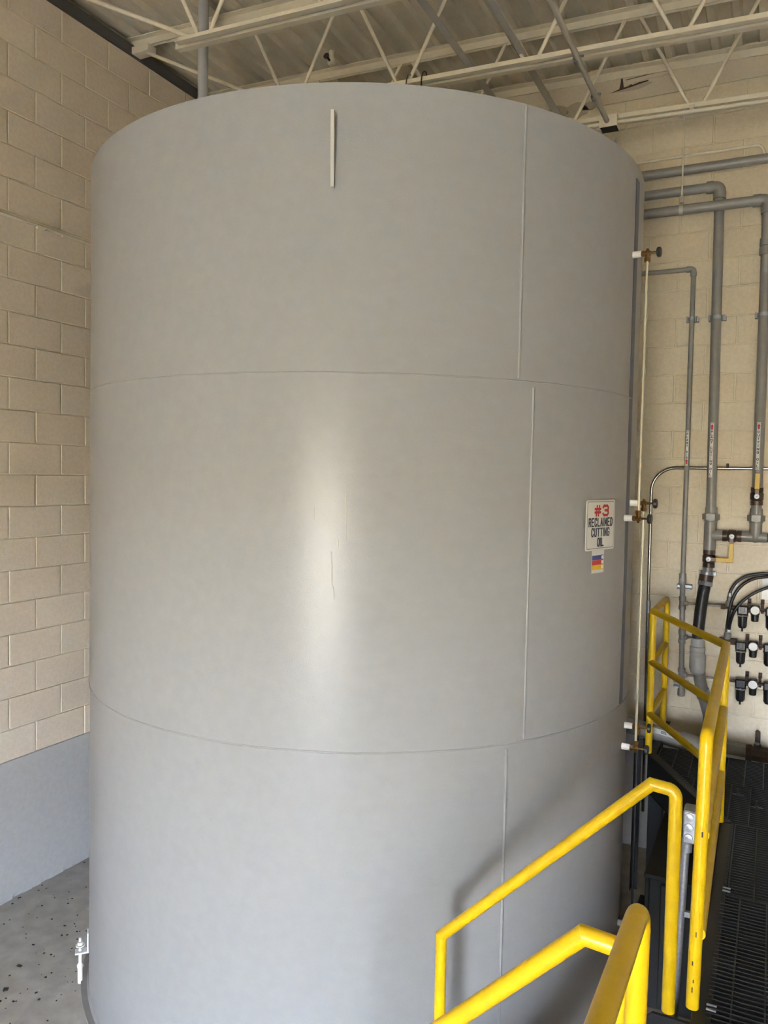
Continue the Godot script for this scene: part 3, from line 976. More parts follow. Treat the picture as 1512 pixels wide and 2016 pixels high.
func wall_piping() -> void:
	var r := 0.0335
	# the plain overhead pipe
	var t := thing("overhead_pipe", "topmost thick grey pipe running level along the back wall", "pipe", pv(-0.6, 4.99))
	var s := Shape.new()
	s.rod(pv(-2.0, 4.99), pv(1.2, 4.99), r, 20)
	part("pipe", s, M.pvc, t)

	# cutting oil pipe: down from an elbow
	t = thing("cutting_oil_pipe", "grey pipe with an elbow dropping to the tee behind the yellow rail", "pipe", pv(-0.42, 4.84))
	s = Shape.new()
	s.rod(pv(-2.0, 4.845), pv(-0.46, 4.845), r, 20)
	s.rod(pv(-0.418, 4.80), pv(-0.396, 2.54), r, 20)
	s.rod(pv(-0.396, 2.54), pv(-0.397, 2.28), r, 20)
	s.rod(pv(-0.400, 2.18), pv(-0.408, 2.06), r * 0.98, 20)
	part("pipe", s, M.pvc, t)
	s = Shape.new()
	elbow(s, pv(-0.418, 4.845), Vector3.LEFT, Vector3.DOWN, r, 0.075)
	part("elbow", s, M.pvc, t)
	s = Shape.new()
	union_nut(s, pv(-0.394, 2.532), r)
	part("union", s, M.pvc, t)
	s = Shape.new()
	s.tube([pv(-0.395, 2.49), pv(-0.397, 2.30)], r * 1.22, 20)
	s.tube([pv(-0.397, 2.402), pv(-0.300, 2.402)], r * 1.05, 20)
	s.lathe(pv(-0.385, 2.402), Vector3.RIGHT, [[0.0, r * 1.3], [0.06, r * 1.1], [0.09, r * 1.05]], 20)
	part("tee", s, M.pvc, t)
	pipe_clamp(t, -0.405, 3.936, r)
	pipe_clamp(t, -0.405, 2.125, r)

	# the second drop, coming forward of the first
	t = thing("oil_return_pipe", "grey pipe hung on the ceiling rod, dropping at the right to a second tee", "pipe", pv(-0.11, 4.68))
	s = Shape.new()
	s.rod(pv(-2.0, 4.690, 0.075), pv(-0.15, 4.690, 0.075), r * 1.03, 20)
	s.rod(pv(-0.108, 4.66, 0.075), pv(-0.108, 4.40, 0.0375), r * 1.03, 20)
	s.rod(pv(-0.108, 4.40, 0.0375), pv(-0.107, 4.22), r * 1.03, 20)
	s.rod(pv(-0.107, 4.225), pv(-0.104, 2.75), r * 1.03, 20)
	s.rod(pv(-0.104, 2.64), pv(-0.103, 2.40), r, 20)
	part("pipe", s, M.pvc, t)
	s = Shape.new()
	elbow(s, pv(-0.108, 4.690, 0.075), Vector3.LEFT, Vector3.DOWN, r, 0.08)
	part("elbow", s, M.pvc, t)
	s = Shape.new()
	s.lathe(pv(-0.108, 4.44, 0.034), Vector3.DOWN, [[0, r], [0, r * 1.28], [0.05, r * 1.28], [0.052, r * 1.15], [0.06, r * 1.15], [0.062, r * 1.28], [0.11, r * 1.28], [0.11, r]], 20)
	part("coupling", s, M.pvc, t)
	s = Shape.new()
	union_nut(s, pv(-0.103, 2.534), r)
	part("union", s, M.pvc, t)
	s = Shape.new()
	s.tube([pv(-0.103, 2.48), pv(-0.103, 2.40)], r * 1.2, 20)
	s.tube([pv(-0.200, 2.402), pv(-0.03, 2.402)], r * 1.08, 20)
	s.ball(pv(-0.103, 2.402), r * 1.2, 18)
	part("tee", s, M.pvc, t)
	s = Shape.new()
	s.rod(pv(-0.035, 2.402), pv(0.4, 2.402), r * 0.95, 18)
	part("steel_pipe", s, M.rust_brown, t)
	pipe_clamp(t, -0.106, 3.936, r)

	ball_valve("", "dark ball valve on the right-hand drop with its yellow handle upright", pv(-0.104, 2.686), Vector3.UP, Vector3.UP, r * 0.98)
	ball_valve("", "dark ball valve between the two tees with its yellow handle hanging down", pv(-0.252, 2.402), Vector3.RIGHT, Vector3.DOWN, r * 0.98)
	ball_valve("", "dark ball valve above the black hose with its yellow handle level", pv(-0.397, 2.233), Vector3.UP, Vector3.RIGHT, r * 0.98)

	# plant air pipe
	var ra := 0.0172
	t = thing("air_pipe", "thin grey pipe with an elbow and three branch tees beside the hoses", "pipe", pv(-0.57, 4.28))
	s = Shape.new()
	s.rod(pv(-2.0, 4.288), pv(-0.60, 4.288), ra, 16)
	s.rod(pv(-0.570, 4.26), pv(-0.567, 2.10), ra, 16)
	s.rod(pv(-0.567, 2.06), pv(-0.549, 1.27), ra * 1.06, 16)
	part("pipe", s, M.pvc, t)
	s = Shape.new()
	elbow(s, pv(-0.570, 4.288), Vector3.LEFT, Vector3.DOWN, ra, 0.042)
	part("elbow", s, M.pvc, t)
	for y in [1.90, 1.655, 1.378]:
		var x := lerpf(-0.567, -0.549, (2.06 - y) / 0.79)
		s = Shape.new()
		s.lathe(pv(x, y + 0.048), Vector3.DOWN, [[0, ra], [0, ra * 1.45], [0.03, ra * 1.45], [0.032, ra * 1.25], [0.064, ra * 1.25], [0.066, ra * 1.45], [0.096, ra * 1.45], [0.096, ra]], 16)
		s.lathe(pv(x, y), Vector3.RIGHT, [[0.0, ra * 1.1], [0.035, ra * 1.1], [0.04, 0.011], [0.05, 0.0095]], 16)
		part("tee", s, M.pvc, t)
		s = Shape.new()
		s.rod(pv(x, y), pv(-0.21, y + 0.004), 0.0085, 12)
		part("branch_pipe", s, M.pvc, t)
	s = Shape.new()
	s.lathe(pv(-0.568, 2.115), Vector3.DOWN, [[0, ra], [0, ra * 1.4], [0.02, ra * 1.45], [0.075, ra * 1.45], [0.09, ra * 1.2]], 16)
	s.lathe(pv(-0.568, 2.07), Vector3.BACK, [[0, 0.012], [0.035, 0.012], [0.036, 0.0165], [0.044, 0.0165], [0.046, 0]], 14)
	part("stop_valve", s, M.pvc, t)
	s = Shape.new()
	s.lathe(pv(-0.549, 1.275), Vector3.DOWN, [[0, ra], [0, ra * 1.4], [0.022, ra * 1.5], [0.05, ra * 1.5], [0.055, ra * 1.2], [0.055, 0]], 12)
	part("end_cap", s, M.pvc, t)
	pipe_clamp(t, -0.570, 3.938, ra)
	for y in [2.015, 1.302]:
		s = Shape.new()
		for dy in [-0.014, 0.014]:
			s.box(pv(-0.556, y + dy, -0.03), Vector3(0.1, 0.006, 0.08), 0.001)
		s.box(Vector3(-0.556, y, WALL_Z + 0.02), Vector3(0.1, 0.034, 0.03), 0.002)
		part("strut_bracket", s, M.galv, t)

	pipe_marker("narrow white pipe marker reading plant air", "PLANT AIR", -0.5685, 2.889, 3.143, ra, false, -2.0)
	pipe_marker("white pipe marker reading plant cutting oil with a red arrow", "PLANT CUTTING OIL", -0.403, 2.812, 3.196, r, true, -6.0)
	pipe_marker("white pipe marker reading cutting oil above the upright valve handle", "CUTTING OIL", -0.1055, 2.87, 3.196, r * 1.03, true, -5.0)

	# hanger rod with a split ring
	t = thing("pipe_hanger", "thin threaded hanger rod with a band clamp on the grey pipe", "hanger", pv(-0.66, 4.69, 0.075))
	s = Shape.new()
	s.rod(pv(-0.660, 4.775, 0.075), pv(-0.660, 5.42, 0.075), 0.0055, 8)
	part("rod", s, M.steel_cream, t)
	s = Shape.new()
	s.box(pv(-0.660, 4.762, 0.075), Vector3(0.03, 0.05, 0.026), 0.003)
	s.lathe(pv(-0.673, 4.69, 0.075), Vector3.RIGHT, [[0, r * 1.03], [0, r * 1.12], [0.026, r * 1.12], [0.026, r * 1.03]], 20)
	part("band", s, M.grey_paint, t)

	# upper thin conduit
	s = Shape.new()
	s.tube(bend([Vector3(-2.0, 5.115, WALL_Z + 0.022), Vector3(-0.165, 5.115, WALL_Z + 0.022), Vector3(-0.135, 5.02, WALL_Z + 0.022), Vector3(0.3, 4.9, WALL_Z + 0.022)], 0.05, 6), 0.0105, 12)
	t = thing("cream_conduit", "thin cream conduit high on the back wall above the pipes", "conduit", Vector3(-0.6, 5.115, WALL_Z + 0.02))
	part("tube", s, M.steel_cream, t)
	s = Shape.new()
	s.rod(Vector3(-0.52, 5.115, WALL_Z + 0.022), Vector3(-0.48, 5.115, WALL_Z + 0.022), 0.0135, 12)
	part("coupling", s, M.steel_cream, t)

	# bright bent conduit down beside the tank
	t = thing("steel_conduit", "shiny bent steel conduit turning down beside the sight gauges", "conduit", Vector3(-0.8, 2.876, WALL_Z + 0.05))
	s = Shape.new()
	var cz := WALL_Z + 0.045
	s.tube(bend([Vector3(0.9, 2.882, cz), Vector3(-0.812, 2.876, cz), Vector3(-0.806, 1.85, cz), Vector3(-0.792, 0.3, cz)], 0.17, 12), 0.0118, 14)
	part("tube", s, M.conduit_steel, t)
	s = Shape.new()
	s.rod(Vector3(-0.803, 1.80, cz), Vector3(-0.804, 1.89, cz), 0.0165, 14)
	part("coupling", s, M.galv, t)
	s = Shape.new()
	s.box(Vector3(-0.301, 2.895, WALL_Z + 0.036), Vector3(0.016, 0.035, 0.06), 0.002)
	part("strap", s, M.rust_brown, t)

	# black hose and the grey fitting under it
	t = thing("oil_hose", "thick black rubber hose with a steel hose nut on the wall", "hose", pv(-0.41, 2.05))
	s = Shape.new()
	s.tube([pv(-0.415, 2.05, 0.01), pv(-0.424, 1.98, 0.03), pv(-0.436, 1.86, 0.045), pv(-0.444, 1.74, 0.05), pv(-0.447, 1.63, 0.05)], 0.040, 20)
	part("hose", s, M.rubber, t)
	s = Shape.new()
	s.lathe(pv(-0.408, 2.115), Vector3(-0.12, -1, 0.12), [[0, 0.0], [0, 0.048], [0.07, 0.048], [0.07, 0.0]], 14)
	part("hose_elbow", s, M.bronze_dark, t)
	s = Shape.new()
	s.lathe(pv(-0.412, 2.068, 0.008), Vector3(-0.12, -1, 0.18), [[0, 0.03], [0, 0.053], [0.03, 0.053], [0.03, 0.042]], 6)
	part("hose_nut", s, M.galv, t)

	t = thing("check_valve", "bulbous grey check valve under the black hose with a sloping drop pipe", "valve", pv(-0.44, 1.5, 0.05))
	s = Shape.new()
	s.lathe(pv(-0.447, 1.665, 0.05), Vector3.DOWN, [[0, 0.04], [0.005, 0.045], [0.06, 0.045], [0.062, 0.052], [0.085, 0.052], [0.087, 0.046], [0.1, 0.046], [0.1, 0.052], [0.115, 0.052]], 20)
	s.lathe(pv(-0.442, 1.552, 0.052), Vector3.DOWN, [[0, 0.05], [0.02, 0.055], [0.1, 0.055], [0.13, 0.047], [0.15, 0.028], [0.155, 0.0]], 22)
	part("body", s, M.pvc_light, t)
	s = Shape.new()
	s.tube(bend([pv(-0.438, 1.49, 0.03), pv(-0.424, 1.36, 0.02), pv(-0.40, 1.25, 0.0), pv(-0.355, 1.10, -0.005), pv(-0.355, 0.88, -0.005)], 0.12, 5), 0.041, 18)
	s.lathe(pv(-0.41, 1.29, 0.005), Vector3(0.3, -1, -0.1), [[0, 0.04], [0, 0.049], [0.06, 0.049], [0.06, 0.04]], 18)
	part("drop_pipe", s, M.pvc, t)

	# low pipes behind the walkway
	var ha := Vector3(-1.3, 1.145, -5.66); var hb := Vector3(-0.40, 1.012, -5.62)
	t = thing("return_header", "thick grey low header pipe with white flow labels behind the walkway", "pipe", hb)
	s = Shape.new()
	s.rod(ha, hb, 0.056, 22)
	part("pipe", s, M.pvc, t)
	s = Shape.new()
	s.tube(bend([hb + (ha - hb).normalized() * 0.1, hb + Vector3(0.02, 0, 0), Vector3(-0.375, 0.6, -5.62)], 0.07, 6), 0.066, 20)
	part("elbow", s, M.pvc, t)
	var hd := (hb - ha).normalized()
	var lb := Basis(hd, hd.cross(Vector3.FORWARD).normalized() * -1.0, Vector3.BACK)
	lb = Basis(hd, -atan2(1.0, 1.35)) * Basis(hd, Vector3.BACK.cross(hd).normalized(), hd.cross(Vector3.BACK.cross(hd)).normalized())
	var lc := hb.lerp(ha, 0.23)
	s = Shape.new()
	s.box(lc + lb.z * 0.0555, Vector3(0.20, 0.034, 0.004), 0.001, lb)
	part("flow_label", s, M.label_white, t)
	text("OIL", 0.018, 0.013, 0.004, 0.0036, M.ink, t, Transform3D(lb, lc + lb.z * 0.0572))
	s = Shape.new()
	s.prism([Vector2(0.085, 0), Vector2(0.06, 0.010), Vector2(0.06, 0.004), Vector2(0.035, 0.004), Vector2(0.035, -0.004), Vector2(0.06, -0.004), Vector2(0.06, -0.010)], Transform3D(lb, lc + lb.z * 0.057), 0.0015)
	part("flow_arrow", s, M.ink, t)

	t = thing("steel_valve", "rusty brown steel valve with an upright stem on the low pipe at the wall foot", "valve", pv(-0.06, 0.88))
	s = Shape.new()
	s.lathe(pv(-0.108, 0.88), Vector3.RIGHT, [[0, 0], [0, 0.058], [0.035, 0.062], [0.04, 0.052], [0.10, 0.056], [0.14, 0.052], [0.145, 0.062], [0.18, 0.06], [0.18, 0]], 8)
	s.lathe(pv(-0.035, 0.92), Vector3.UP, [[0, 0.028], [0.03, 0.024], [0.032, 0.018], [0.12, 0.016], [0.125, 0.012], [0.13, 0]], 14)
	part("body", s, M.rust_brown, t)
	s = Shape.new()
	s.lathe(pv(-0.038, 0.955), Vector3(0, 0.3, 1), [[0, 0.02], [0.02, 0.014], [0.035, 0.0]], 6)
	part("packing_nut", s, M.galv, t)
	s = Shape.new()
	s.rod(pv(-0.36, 0.885), pv(-0.10, 0.88), 0.036, 18)
	s.rod(pv(0.07, 0.88), pv(0.9, 0.88), 0.036, 18)
	part("pipe", s, M.pvc, t)


# ------------------------------------------------------------------ air filter and regulator station
func air_station() -> void:
	var words := ["topmost black air filter and regulator set with a white gauge", "middle black air filter and regulator set under the hose elbow", "lowest black air filter and regulator set on the back wall"]
	for k in 3:
		var x: float = [-0.163, -0.166, -0.158][k]
		var y: float = [1.893, 1.640, 1.374][k]
		var t := thing("filter_regulator", words[k], "air filter", pv(x, y), "filter and regulator sets on the wall")
		var s := Shape.new()
		s.box(pv(x, y - 0.006), Vector3(0.07, 0.062, 0.066), 0.008)
		s.box(pv(x, y + 0.0, 0.034), Vector3(0.026, 0.04, 0.006), 0.002)
		part("filter_head", s, M.plastic_black, t)
		s = Shape.new()
		s.lathe(pv(x, y - 0.036), Vector3.DOWN, [[0, 0.035], [0.006, 0.036], [0.008, 0.032], [0.085, 0.029], [0.098, 0.022], [0.1, 0.008], [0.1, 0.007], [0.122, 0.007], [0.122, 0]], 20)
		part("bowl", s, M.plastic_black, t)
		s = Shape.new()
		s.lathe(pv(x, y - 0.043), Vector3.DOWN, [[0, 0.036], [0, 0.0375], [0.006, 0.0375], [0.006, 0.036]], 20)
		part("bowl_ring", s, M.grey_paint, t)
		var xr := x + 0.078
		s = Shape.new()
		s.box(pv(xr, y + 0.005), Vector3(0.058, 0.06, 0.055), 0.008)
		s.lathe(pv(xr, y - 0.02), Vector3.DOWN, [[0, 0.028], [0.012, 0.029], [0.014, 0.025], [0.055, 0.024], [0.06, 0.021], [0.06, 0]], 20)
		part("regulator", s, M.plastic_black, t)
		s = Shape.new()
		s.lathe(pv(xr, y + 0.003, 0.026), Vector3.BACK, [[0, 0], [0, 0.03], [0.022, 0.031], [0.024, 0.028], [0.024, 0.0]], 24)
		var g := part("gauge", s, M.plastic_black, t)
		s = Shape.new()
		s.lathe(pv(xr, y + 0.003, 0.0505), Vector3.BACK, [[0, 0.0285], [0.001, 0.0285], [0.002, 0.02], [0.002, 0]], 24)
		part("dial", s, M.label_white, g, "white gauge dial")
		s = Shape.new()
		s.rod(pv(x - 0.07, y + 0.004), pv(x + 0.20, y + 0.004), 0.011, 12)
		part("nipple", s, M.rust_brown, t)
		for dx in [0.038, 0.122]:
			s = Shape.new()
			s.box(pv(x + dx, y + 0.012, -0.03), Vector3(0.02, 0.07, 0.05), 0.003)
			s.box(pv(x + dx, y + 0.05, -0.06), Vector3(0.024, 0.04, 0.004), 0.001)
			s.lathe(pv(x + dx, y + 0.056, -0.058), Vector3.BACK, [[0, 0.008], [0.006, 0.008], [0.006, 0]], 6)
			part("wall_bracket", s, M.rust_brown, t)
		var xl := x + 0.175
		s = Shape.new()
		s.box(pv(xl, y - 0.004), Vector3(0.062, 0.06, 0.062), 0.008)
		s.lathe(pv(xl, y - 0.03), Vector3.DOWN, [[0, 0.034], [0.006, 0.034], [0.008, 0.03], [0.085, 0.028], [0.1, 0.018], [0.104, 0.0]], 20)
		part("lubricator", s, M.plastic_black, t)

	# elbows that the hoses leave from
	for k in 2:
		var c: Vector3 = [pv(-0.251, 1.93), pv(-0.254, 1.70)][k]
		var t := thing("hose_fitting", ["grey hose fitting beside the topmost filter", "grey hose fitting beside the middle filter"][k], "fitting", c)
		var s := Shape.new()
		s.lathe(c + Vector3(0, 0.045, 0), Vector3.DOWN, [[0, 0.012], [0.004, 0.016], [0.03, 0.018], [0.032, 0.024], [0.062, 0.024], [0.075, 0.02], [0.075, 0]], 14)
		part("body", s, M.pvc, t)
		s = Shape.new()
		s.tube(bend([c + Vector3(0, -0.02, 0), c + Vector3(0.01, -0.034, 0), c + Vector3(0.06, -0.036, 0)], 0.02, 4), 0.016, 12)
		s.lathe(c + Vector3(-0.055, -0.034, 0), Vector3.RIGHT, [[0, 0], [0, 0.016], [0.03, 0.016], [0.03, 0.012], [0.06, 0.012], [0.06, 0]], 12)
		part("elbow", s, M.rust_brown, t)
	# braided hoses looping up to the right
	var runs := [
		[pv(-0.250, 1.965, 0.0), pv(-0.250, 2.0, 0.0), pv(-0.240, 2.03, 0.0), pv(-0.205, 2.084, 0.0), pv(-0.148, 2.125, 0), pv(-0.084, 2.145, 0), pv(-0.012, 2.153, 0), pv(0.12, 2.14, 0), pv(0.3, 2.06, 0)],
		[pv(-0.256, 1.735, 0.0), pv(-0.255, 1.78, 0.02), pv(-0.249, 1.863, 0.04), pv(-0.233, 1.955, 0.035), pv(-0.193, 2.041, 0.03), pv(-0.131, 2.098, 0.025), pv(-0.06, 2.125, 0.02), pv(0.05, 2.13, 0.02), pv(0.25, 2.05, 0.02)],
		[pv(-0.246, 1.735, 0.01), pv(-0.243, 1.775, 0.03), pv(-0.228, 1.845, 0.05), pv(-0.205, 1.90, 0.055), pv(-0.167, 1.953, 0.05), pv(-0.105, 2.009, 0.045), pv(-0.011, 2.062, 0.04), pv(0.12, 2.10, 0.03), pv(0.3, 2.08, 0.03)]]
	var said := ["uppermost black braided air hose arching off the top fitting", "black braided air hose arching between the other two hoses", "lowest black braided air hose running up past the top filter"]
	for k in 3:
		var c := Curve3D.new()
		var q: Array = runs[k]
		for i in q.size():
			var tg: Vector3 = (q[mini(i + 1, q.size() - 1)] - q[maxi(i - 1, 0)]) / 6.0
			c.add_point(q[i], -tg, tg)
		c.bake_interval = 0.012
		var pts := []
		for v in c.get_baked_points(): pts.append(v)
		var s := Shape.new()
		s.tube(pts, 0.0105, 10)
		var t := thing("air_hose", said[k], "hose", q[0], "braided hoses over the filters")
		part("hose", s, M.rubber, t)
		s = Shape.new()
		s.lathe(q[0] - Vector3(0, 0.012, 0), Vector3.UP, [[0, 0], [0, 0.014], [0.02, 0.014], [0.022, 0.0125], [0.045, 0.0125], [0.045, 0.0]], 12)
		part("ferrule", s, M.chrome, t)
	# white cards behind the hoses
	for k in 2:
		var s := Shape.new()
		s.box(Vector3([-0.222, 0.03][k], [2.015, 2.04][k], WALL_Z + 0.009), Vector3([0.05, 0.16][k], [0.075, 0.16][k], 0.007), 0.001)
		single("wall_card", s, M.white, ["small white card on the wall behind the hoses", "larger white card on the wall over the top filter set"][k], "card")


# ------------------------------------------------------------------ small things
func small_things() -> void:
	# conduit along the left wall
	var t := thing("cream_conduit", "thin cream conduit along the left block wall", "conduit", Vector3(WALL_X, 4.34, -3.5))
	var s := Shape.new()
	s.rod(Vector3(WALL_X + 0.014, 4.352, 2.0), Vector3(WALL_X + 0.014, 4.330, -5.9), 0.0105, 12)
	part("tube", s, M.steel_cream, t)
	for z in [-3.62, -3.67, -3.82]:
		s = Shape.new()
		s.box(Vector3(WALL_X + 0.014, 4.327, z), Vector3(0.022, 0.022, 0.03), 0.006, Basis(Vector3.RIGHT, 0.5))
		part("paint_flake", s, M.cream[2], t)

	# conduit under the third joist, box and its feed
	t = thing("cream_conduit", "cream conduit strapped under the far roof joist", "conduit", Vector3(-0.6, 5.17, -5.36))
	s = Shape.new()
	var cx := -1.1
	s.rod(Vector3(-2.2, deck_y(-2.2) - 0.715, -5.352), Vector3(2.0, deck_y(2.0) - 0.715, -5.352), 0.0125, 14)
	part("tube", s, M.steel_cream, t)
	for x in [-0.55, 0.6]:
		s = Shape.new()
		s.box(Vector3(x, deck_y(x) - 0.70, -5.365), Vector3(0.03, 0.05, 0.035), 0.004)
		part("strap", s, M.steel_cream, t)
	t = thing("grey_conduit", "grey conduit slung under the joists down to the junction box", "conduit", Vector3(-1.075, 5.15, -4.7))
	s = Shape.new()
	s.rod(Vector3(-1.07, deck_y(-1.07) - 0.712, -2.2), Vector3(-1.062, deck_y(-1.075) - 0.712, -5.318), 0.0155, 14)
	s.rod(Vector3(-1.045, deck_y(-1.045) - 0.78, -5.45), Vector3(-1.045, deck_y(-1.045) - 0.78, -5.75), 0.0155, 12)
	part("tube", s, M.grey_paint, t)
	for z in [-4.47, -4.95]:
		s = Shape.new()
		s.lathe(Vector3(-1.073, deck_y(-1.073) - 0.712, z), Vector3.FORWARD, [[0, 0.0155], [0, 0.0195], [0.04, 0.0195], [0.04, 0.0155]], 14)
		s.box(Vector3(-1.050, deck_y(-1.07) - 0.695, z - 0.02), Vector3(0.03, 0.012, 0.02), 0.002)
		part("coupling", s, M.galv, t)
	t = thing("junction_box", "small cream junction box, its open bottom filled by a black plate for shade, under the far joist", "electrical box", Vector3(-1.07, 5.1, -5.37))
	s = Shape.new()
	var bc := Vector3(-1.055, deck_y(-1.07) - 0.711, -5.372)
	for q in [[Vector3(0, 0, 0.052), Vector3(0.112, 0.076, 0.003)], [Vector3(0, 0, -0.052), Vector3(0.112, 0.076, 0.003)], [Vector3(0.055, 0, 0), Vector3(0.003, 0.076, 0.105)], [Vector3(-0.055, 0, 0), Vector3(0.003, 0.076, 0.105)], [Vector3(0, 0.037, 0), Vector3(0.112, 0.003, 0.105)]]:
		s.box(bc + q[0], q[1], 0.0)
	part("box", s, M.steel_cream, t)
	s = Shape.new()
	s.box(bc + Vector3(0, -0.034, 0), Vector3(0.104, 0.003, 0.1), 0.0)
	part("underside", s, M.black, t)  # black sheet painted in for the shade inside the open box

	# sprinkler head by the deck
	t = thing("sprinkler_head", "small cream sprinkler fitting with a dark brown head under the deck", "sprinkler", Vector3(-3.1, 5.7, -5.2))
	s = Shape.new()
	var sp := Vector3(-3.02, 5.79, -5.12)
	s.lathe(sp + Vector3(0, 0.08, 0), Vector3.DOWN, [[0, 0.02], [0.05, 0.02], [0.055, 0.03], [0.09, 0.03], [0.1, 0.018], [0.1, 0]], 14)
	part("fitting", s, M.steel_cream, t)
	s = Shape.new()
	s.lathe(sp + Vector3(0, 0.0, 0.02), Vector3(0, 0.2, 1), [[0, 0.008], [0.05, 0.008], [0.055, 0.022], [0.06, 0.022], [0.06, 0]], 12)
	part("head", s, M.rust, t)

	# black ties round the second joist
	for k in 2:
		var x: float = [-2.10, -2.0][k]
		var y := deck_y(x) - 0.668
		s = Shape.new()
		var loop := []
		for i in 13:
			var a := TAU * i / 12.0
			loop.append(Vector3(x + 0.012 * sin(a) + 0.014 * cos(a), y + 0.046 * sin(a), -4.5 + 0.066 * cos(a)))
		s.tube(loop, 0.0035, 6, false)
		single("cable_tie", s, M.rubber, ["black cable tie round the joist chord, nearer the vent pipe", "black cable tie round the joist chord, farther from the vent pipe"][k], "cable tie", "cable ties on the joist")

	# rusted, broken render at the ledger
	var wb := get_node("wall_back") as Node3D
	var zf := WALL_Z + 0.0065
	s = Shape.new()
	s.prism([Vector2(-1.22, 5.664), Vector2(-1.15, 5.672), Vector2(-1.06, 5.684), Vector2(-0.94, 5.703), Vector2(-0.935, 5.712), Vector2(-1.0, 5.708), Vector2(-1.05, 5.698), Vector2(-1.062, 5.704), Vector2(-1.08, 5.694), Vector2(-1.112, 5.690), Vector2(-1.117, 5.725), Vector2(-1.122, 5.757), Vector2(-1.134, 5.758), Vector2(-1.137, 5.72), Vector2(-1.145, 5.684)], Transform3D(Basis(), Vector3(0, 0, zf - 0.001)), 0.002)
	part("rust_patch", s, M.rust, wb, "dark rust patch")
	s = Shape.new()
	s.prism([Vector2(-1.108, 5.697), Vector2(-1.05, 5.706), Vector2(-0.93, 5.722), Vector2(-0.86, 5.716), Vector2(-0.80, 5.728), Vector2(-0.85, 5.742), Vector2(-0.95, 5.745), Vector2(-1.11, 5.735)], Transform3D(Basis(), Vector3(0, 0, zf)), 0.005)
	part("loose_render", s, M.plaster, wb)
	s = Shape.new()
	s.prism([Vector2(-1.10, 5.739), Vector2(-0.93, 5.749), Vector2(-0.80, 5.752), Vector2(-0.80, 5.756), Vector2(-0.93, 5.754), Vector2(-1.10, 5.744)], Transform3D(Basis(), Vector3(0, 0, zf)), 0.001)
	part("rust_line", s, M.rust, wb)
	s = Shape.new()
	s.prism([Vector2(-1.18, 5.664), Vector2(-1.05, 5.657), Vector2(-0.98, 5.663), Vector2(-0.90, 5.690), Vector2(-0.935, 5.700), Vector2(-1.06, 5.682)], Transform3D(Basis(), Vector3(0, 0, zf - 0.001)), 0.0015)
	part("bare_patch", s, M.bare, wb)
	for q in [[-1.62, 5.60, 0.12, 0.05], [-1.45, 5.585, 0.10, 0.06], [-1.36, 5.60, 0.06, 0.035]]:
		s = Shape.new()
		var out := []
		var rg := RandomNumberGenerator.new()
		rg.seed = int(q[0] * -1000)
		for i in 12:
			var a := TAU * i / 12
			var k := rg.randf_range(0.7, 1.2)
			out.append(Vector2(q[0] + cos(a) * q[2] * k, q[1] + sin(a) * q[3] * k))
		s.prism(out, Transform3D(Basis(), Vector3(0, 0, zf - 0.001)), 0.0015)
		part("bare_patch", s, M.bare, wb)

	# conduit stand between the rail posts
	t = thing("outlet_post", "galvanised conduit post with a three-hub outlet box between two yellow posts", "electrical box", Vector3(-0.23, DECK, -2.85))
	s = Shape.new()
	s.lathe(Vector3(-0.243, DECK - 0.1, -2.85), Vector3(0.030, 1, 0), [[0, 0], [0, 0.0135], [0.61, 0.0135], [0.61, 0]], 18)
	part("tube", s, M.galv, t)
	s = Shape.new()
	s.lathe(Vector3(-0.222, 1.515, -2.85), Vector3(0.030, 1, 0), [[0, 0.0135], [0, 0.018], [0.03, 0.018], [0.034, 0.02], [0.045, 0.02]], 18)
	part("connector", s, M.galv, t)
	s = Shape.new()
	s.box(Vector3(-0.208, 1.612, -2.85), Vector3(0.052, 0.112, 0.075), 0.005)
	var bx := part("box", s, M.galv, t)
	for y in [1.577, 1.612, 1.647]:
		s = Shape.new()
		s.lathe(Vector3(-0.2145, y, -2.8125), Vector3.BACK, [[0, 0.0145], [0.004, 0.0135], [0.0055, 0.0]], 18)
		part("plug", s, M.galv, bx)
	s = Shape.new()
	s.box(Vector3(-0.179, 1.612, -2.84), Vector3(0.006, 0.1, 0.06), 0.002)
	part("cover", s, M.white, bx)
	s = Shape.new()
	s.box(Vector3(-0.213, 1.295, -2.85), Vector3(0.07, 0.02, 0.016), 0.002)
	s.box(Vector3(-0.182, 1.288, -2.84), Vector3(0.014, 0.034, 0.02), 0.002)
	part("strap", s, M.galv, t)

	# chips knocked out of the yellow paint
	var gr := get_node("guard_rail") as Node3D
	for q in [Vector3(-0.168, 1.62, -2.7585), Vector3(-0.175, 1.28, -2.7585), Vector3(-0.178, 1.12, -2.7585), Vector3(-0.183, 1.18, -2.7588), Vector3(-0.181, 1.09, -2.7585)]:
		s = Shape.new()
		s.box(q, Vector3(0.003 + 0.002 * fmod(q.y * 37.0, 1.0), 0.006 + 0.014 * fmod(q.y * 53.0, 1.0), 0.0012), 0.0)
		part("paint_chip", s, M.chip, gr)

	# slotted strut behind the tank
	t = thing("strut_post", "dark slotted strut post standing behind the tank below the gauges", "strut", Vector3(-0.76, 0, -5.48))
	s = Shape.new()
	s.box(Vector3(-0.775, 0.52, -5.48), Vector3(0.004, 1.04, 0.042), 0.001)
	s.box(Vector3(-0.755, 0.52, -5.501), Vector3(0.042, 1.04, 0.004), 0.001)
	part("channel", s, M.black, t)

	# chips and grit on the floor by the left wall
	var rng := RandomNumberGenerator.new()
	rng.seed = 99
	s = Shape.new()
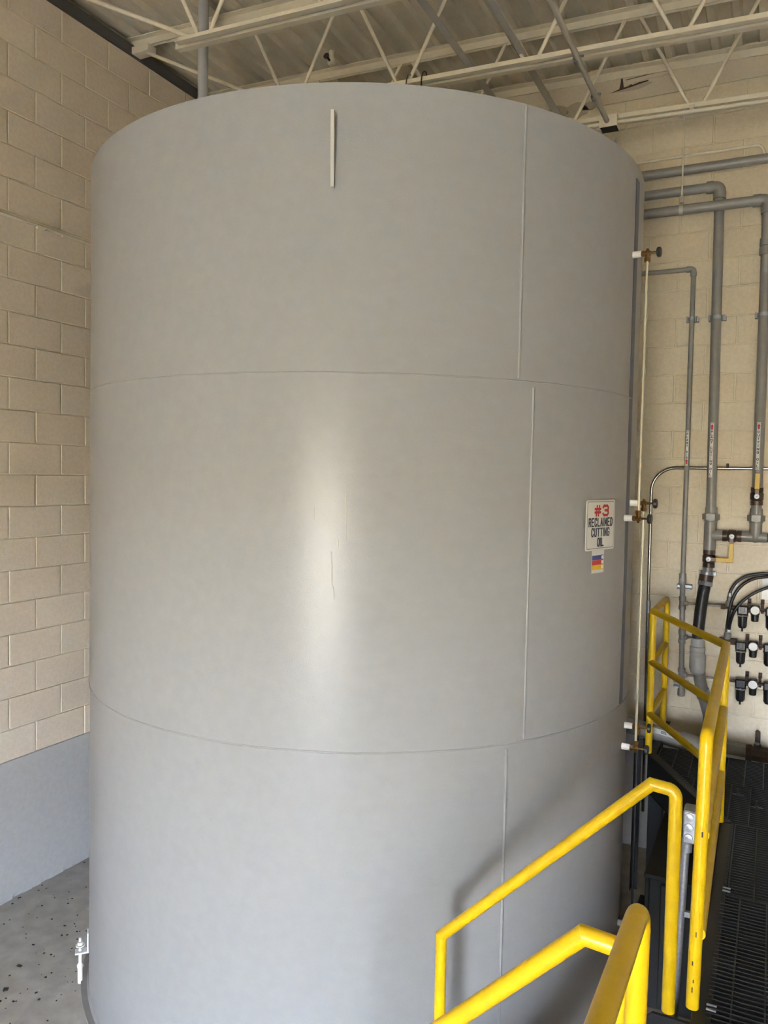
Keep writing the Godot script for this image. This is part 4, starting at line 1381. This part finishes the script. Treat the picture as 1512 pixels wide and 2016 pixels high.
	for i in 300:
		var p := Vector3(rng.randf_range(WALL_X + 0.02, -3.1), 0.0, rng.randf_range(-4.4, -2.2))
		if Vector2(p.x - TANK.x, p.z - TANK.z).length() < TANK_R + 0.06: continue
		var w := rng.randf_range(0.004, 0.011) * (2.0 if rng.randf() < 0.08 else 1.0)
		s.box(p + Vector3(0, w * 0.12, 0), Vector3(w, w * 0.3, w * rng.randf_range(0.5, 1.6)), w * 0.1, Basis(Vector3.UP, rng.randf() * TAU))
	single("floor_grit", s, M.chip, "scattered dark chips on the floor between the wall and tank", "debris", "", "stuff")
	s = Shape.new()
	for i in 28:
		var p := Vector3(rng.randf_range(WALL_X + 0.02, -3.1), 0.0, rng.randf_range(-4.4, -2.2))
		if Vector2(p.x - TANK.x, p.z - TANK.z).length() < TANK_R + 0.06: continue
		var w := rng.randf_range(0.003, 0.008)
		s.box(p + Vector3(0, w * 0.12, 0), Vector3(w, w * 0.25, w * 1.5), w * 0.1, Basis(Vector3.UP, rng.randf() * TAU))
	single("paint_crumbs", s, M.white, "scattered white paint crumbs on the floor by the left wall", "debris", "", "stuff")

	# curled paint along the foot of the left wall
	var wl := get_node("wall_left") as Node3D
	for i in 9:
		var z := -3.05 - 0.115 * i + rng.randf_range(-0.03, 0.03)
		var w := rng.randf_range(0.03, 0.09); var h := rng.randf_range(0.015, 0.05)
		s = Shape.new()
		var foot := Vector3(WALL_X + 0.006, 0.004 + rng.randf_range(0.0, 0.012), z)
		var lift := rng.randf_range(0.006, 0.02)
		s.flat([foot, foot + Vector3(0.002, 0, w), foot + Vector3(0.001, h * 0.8, w * 0.8), foot + Vector3(0.001, h * 0.6, w * 0.1)], Vector3.RIGHT)
		s.flat([foot, foot + Vector3(0.002, 0, w), foot + Vector3(lift, -0.002, w * 0.9), foot + Vector3(lift * 0.6, 0.004, w * 0.2)], Vector3(1, 1, 0))
		s.flat([foot + Vector3(0.001, h * 0.8, w * 0.8), foot + Vector3(0.002, 0, w), foot + Vector3(lift, h * 0.4, w * 1.05)], Vector3(1, 0, 0))
		part("paint_flake", s, M.base, wl)
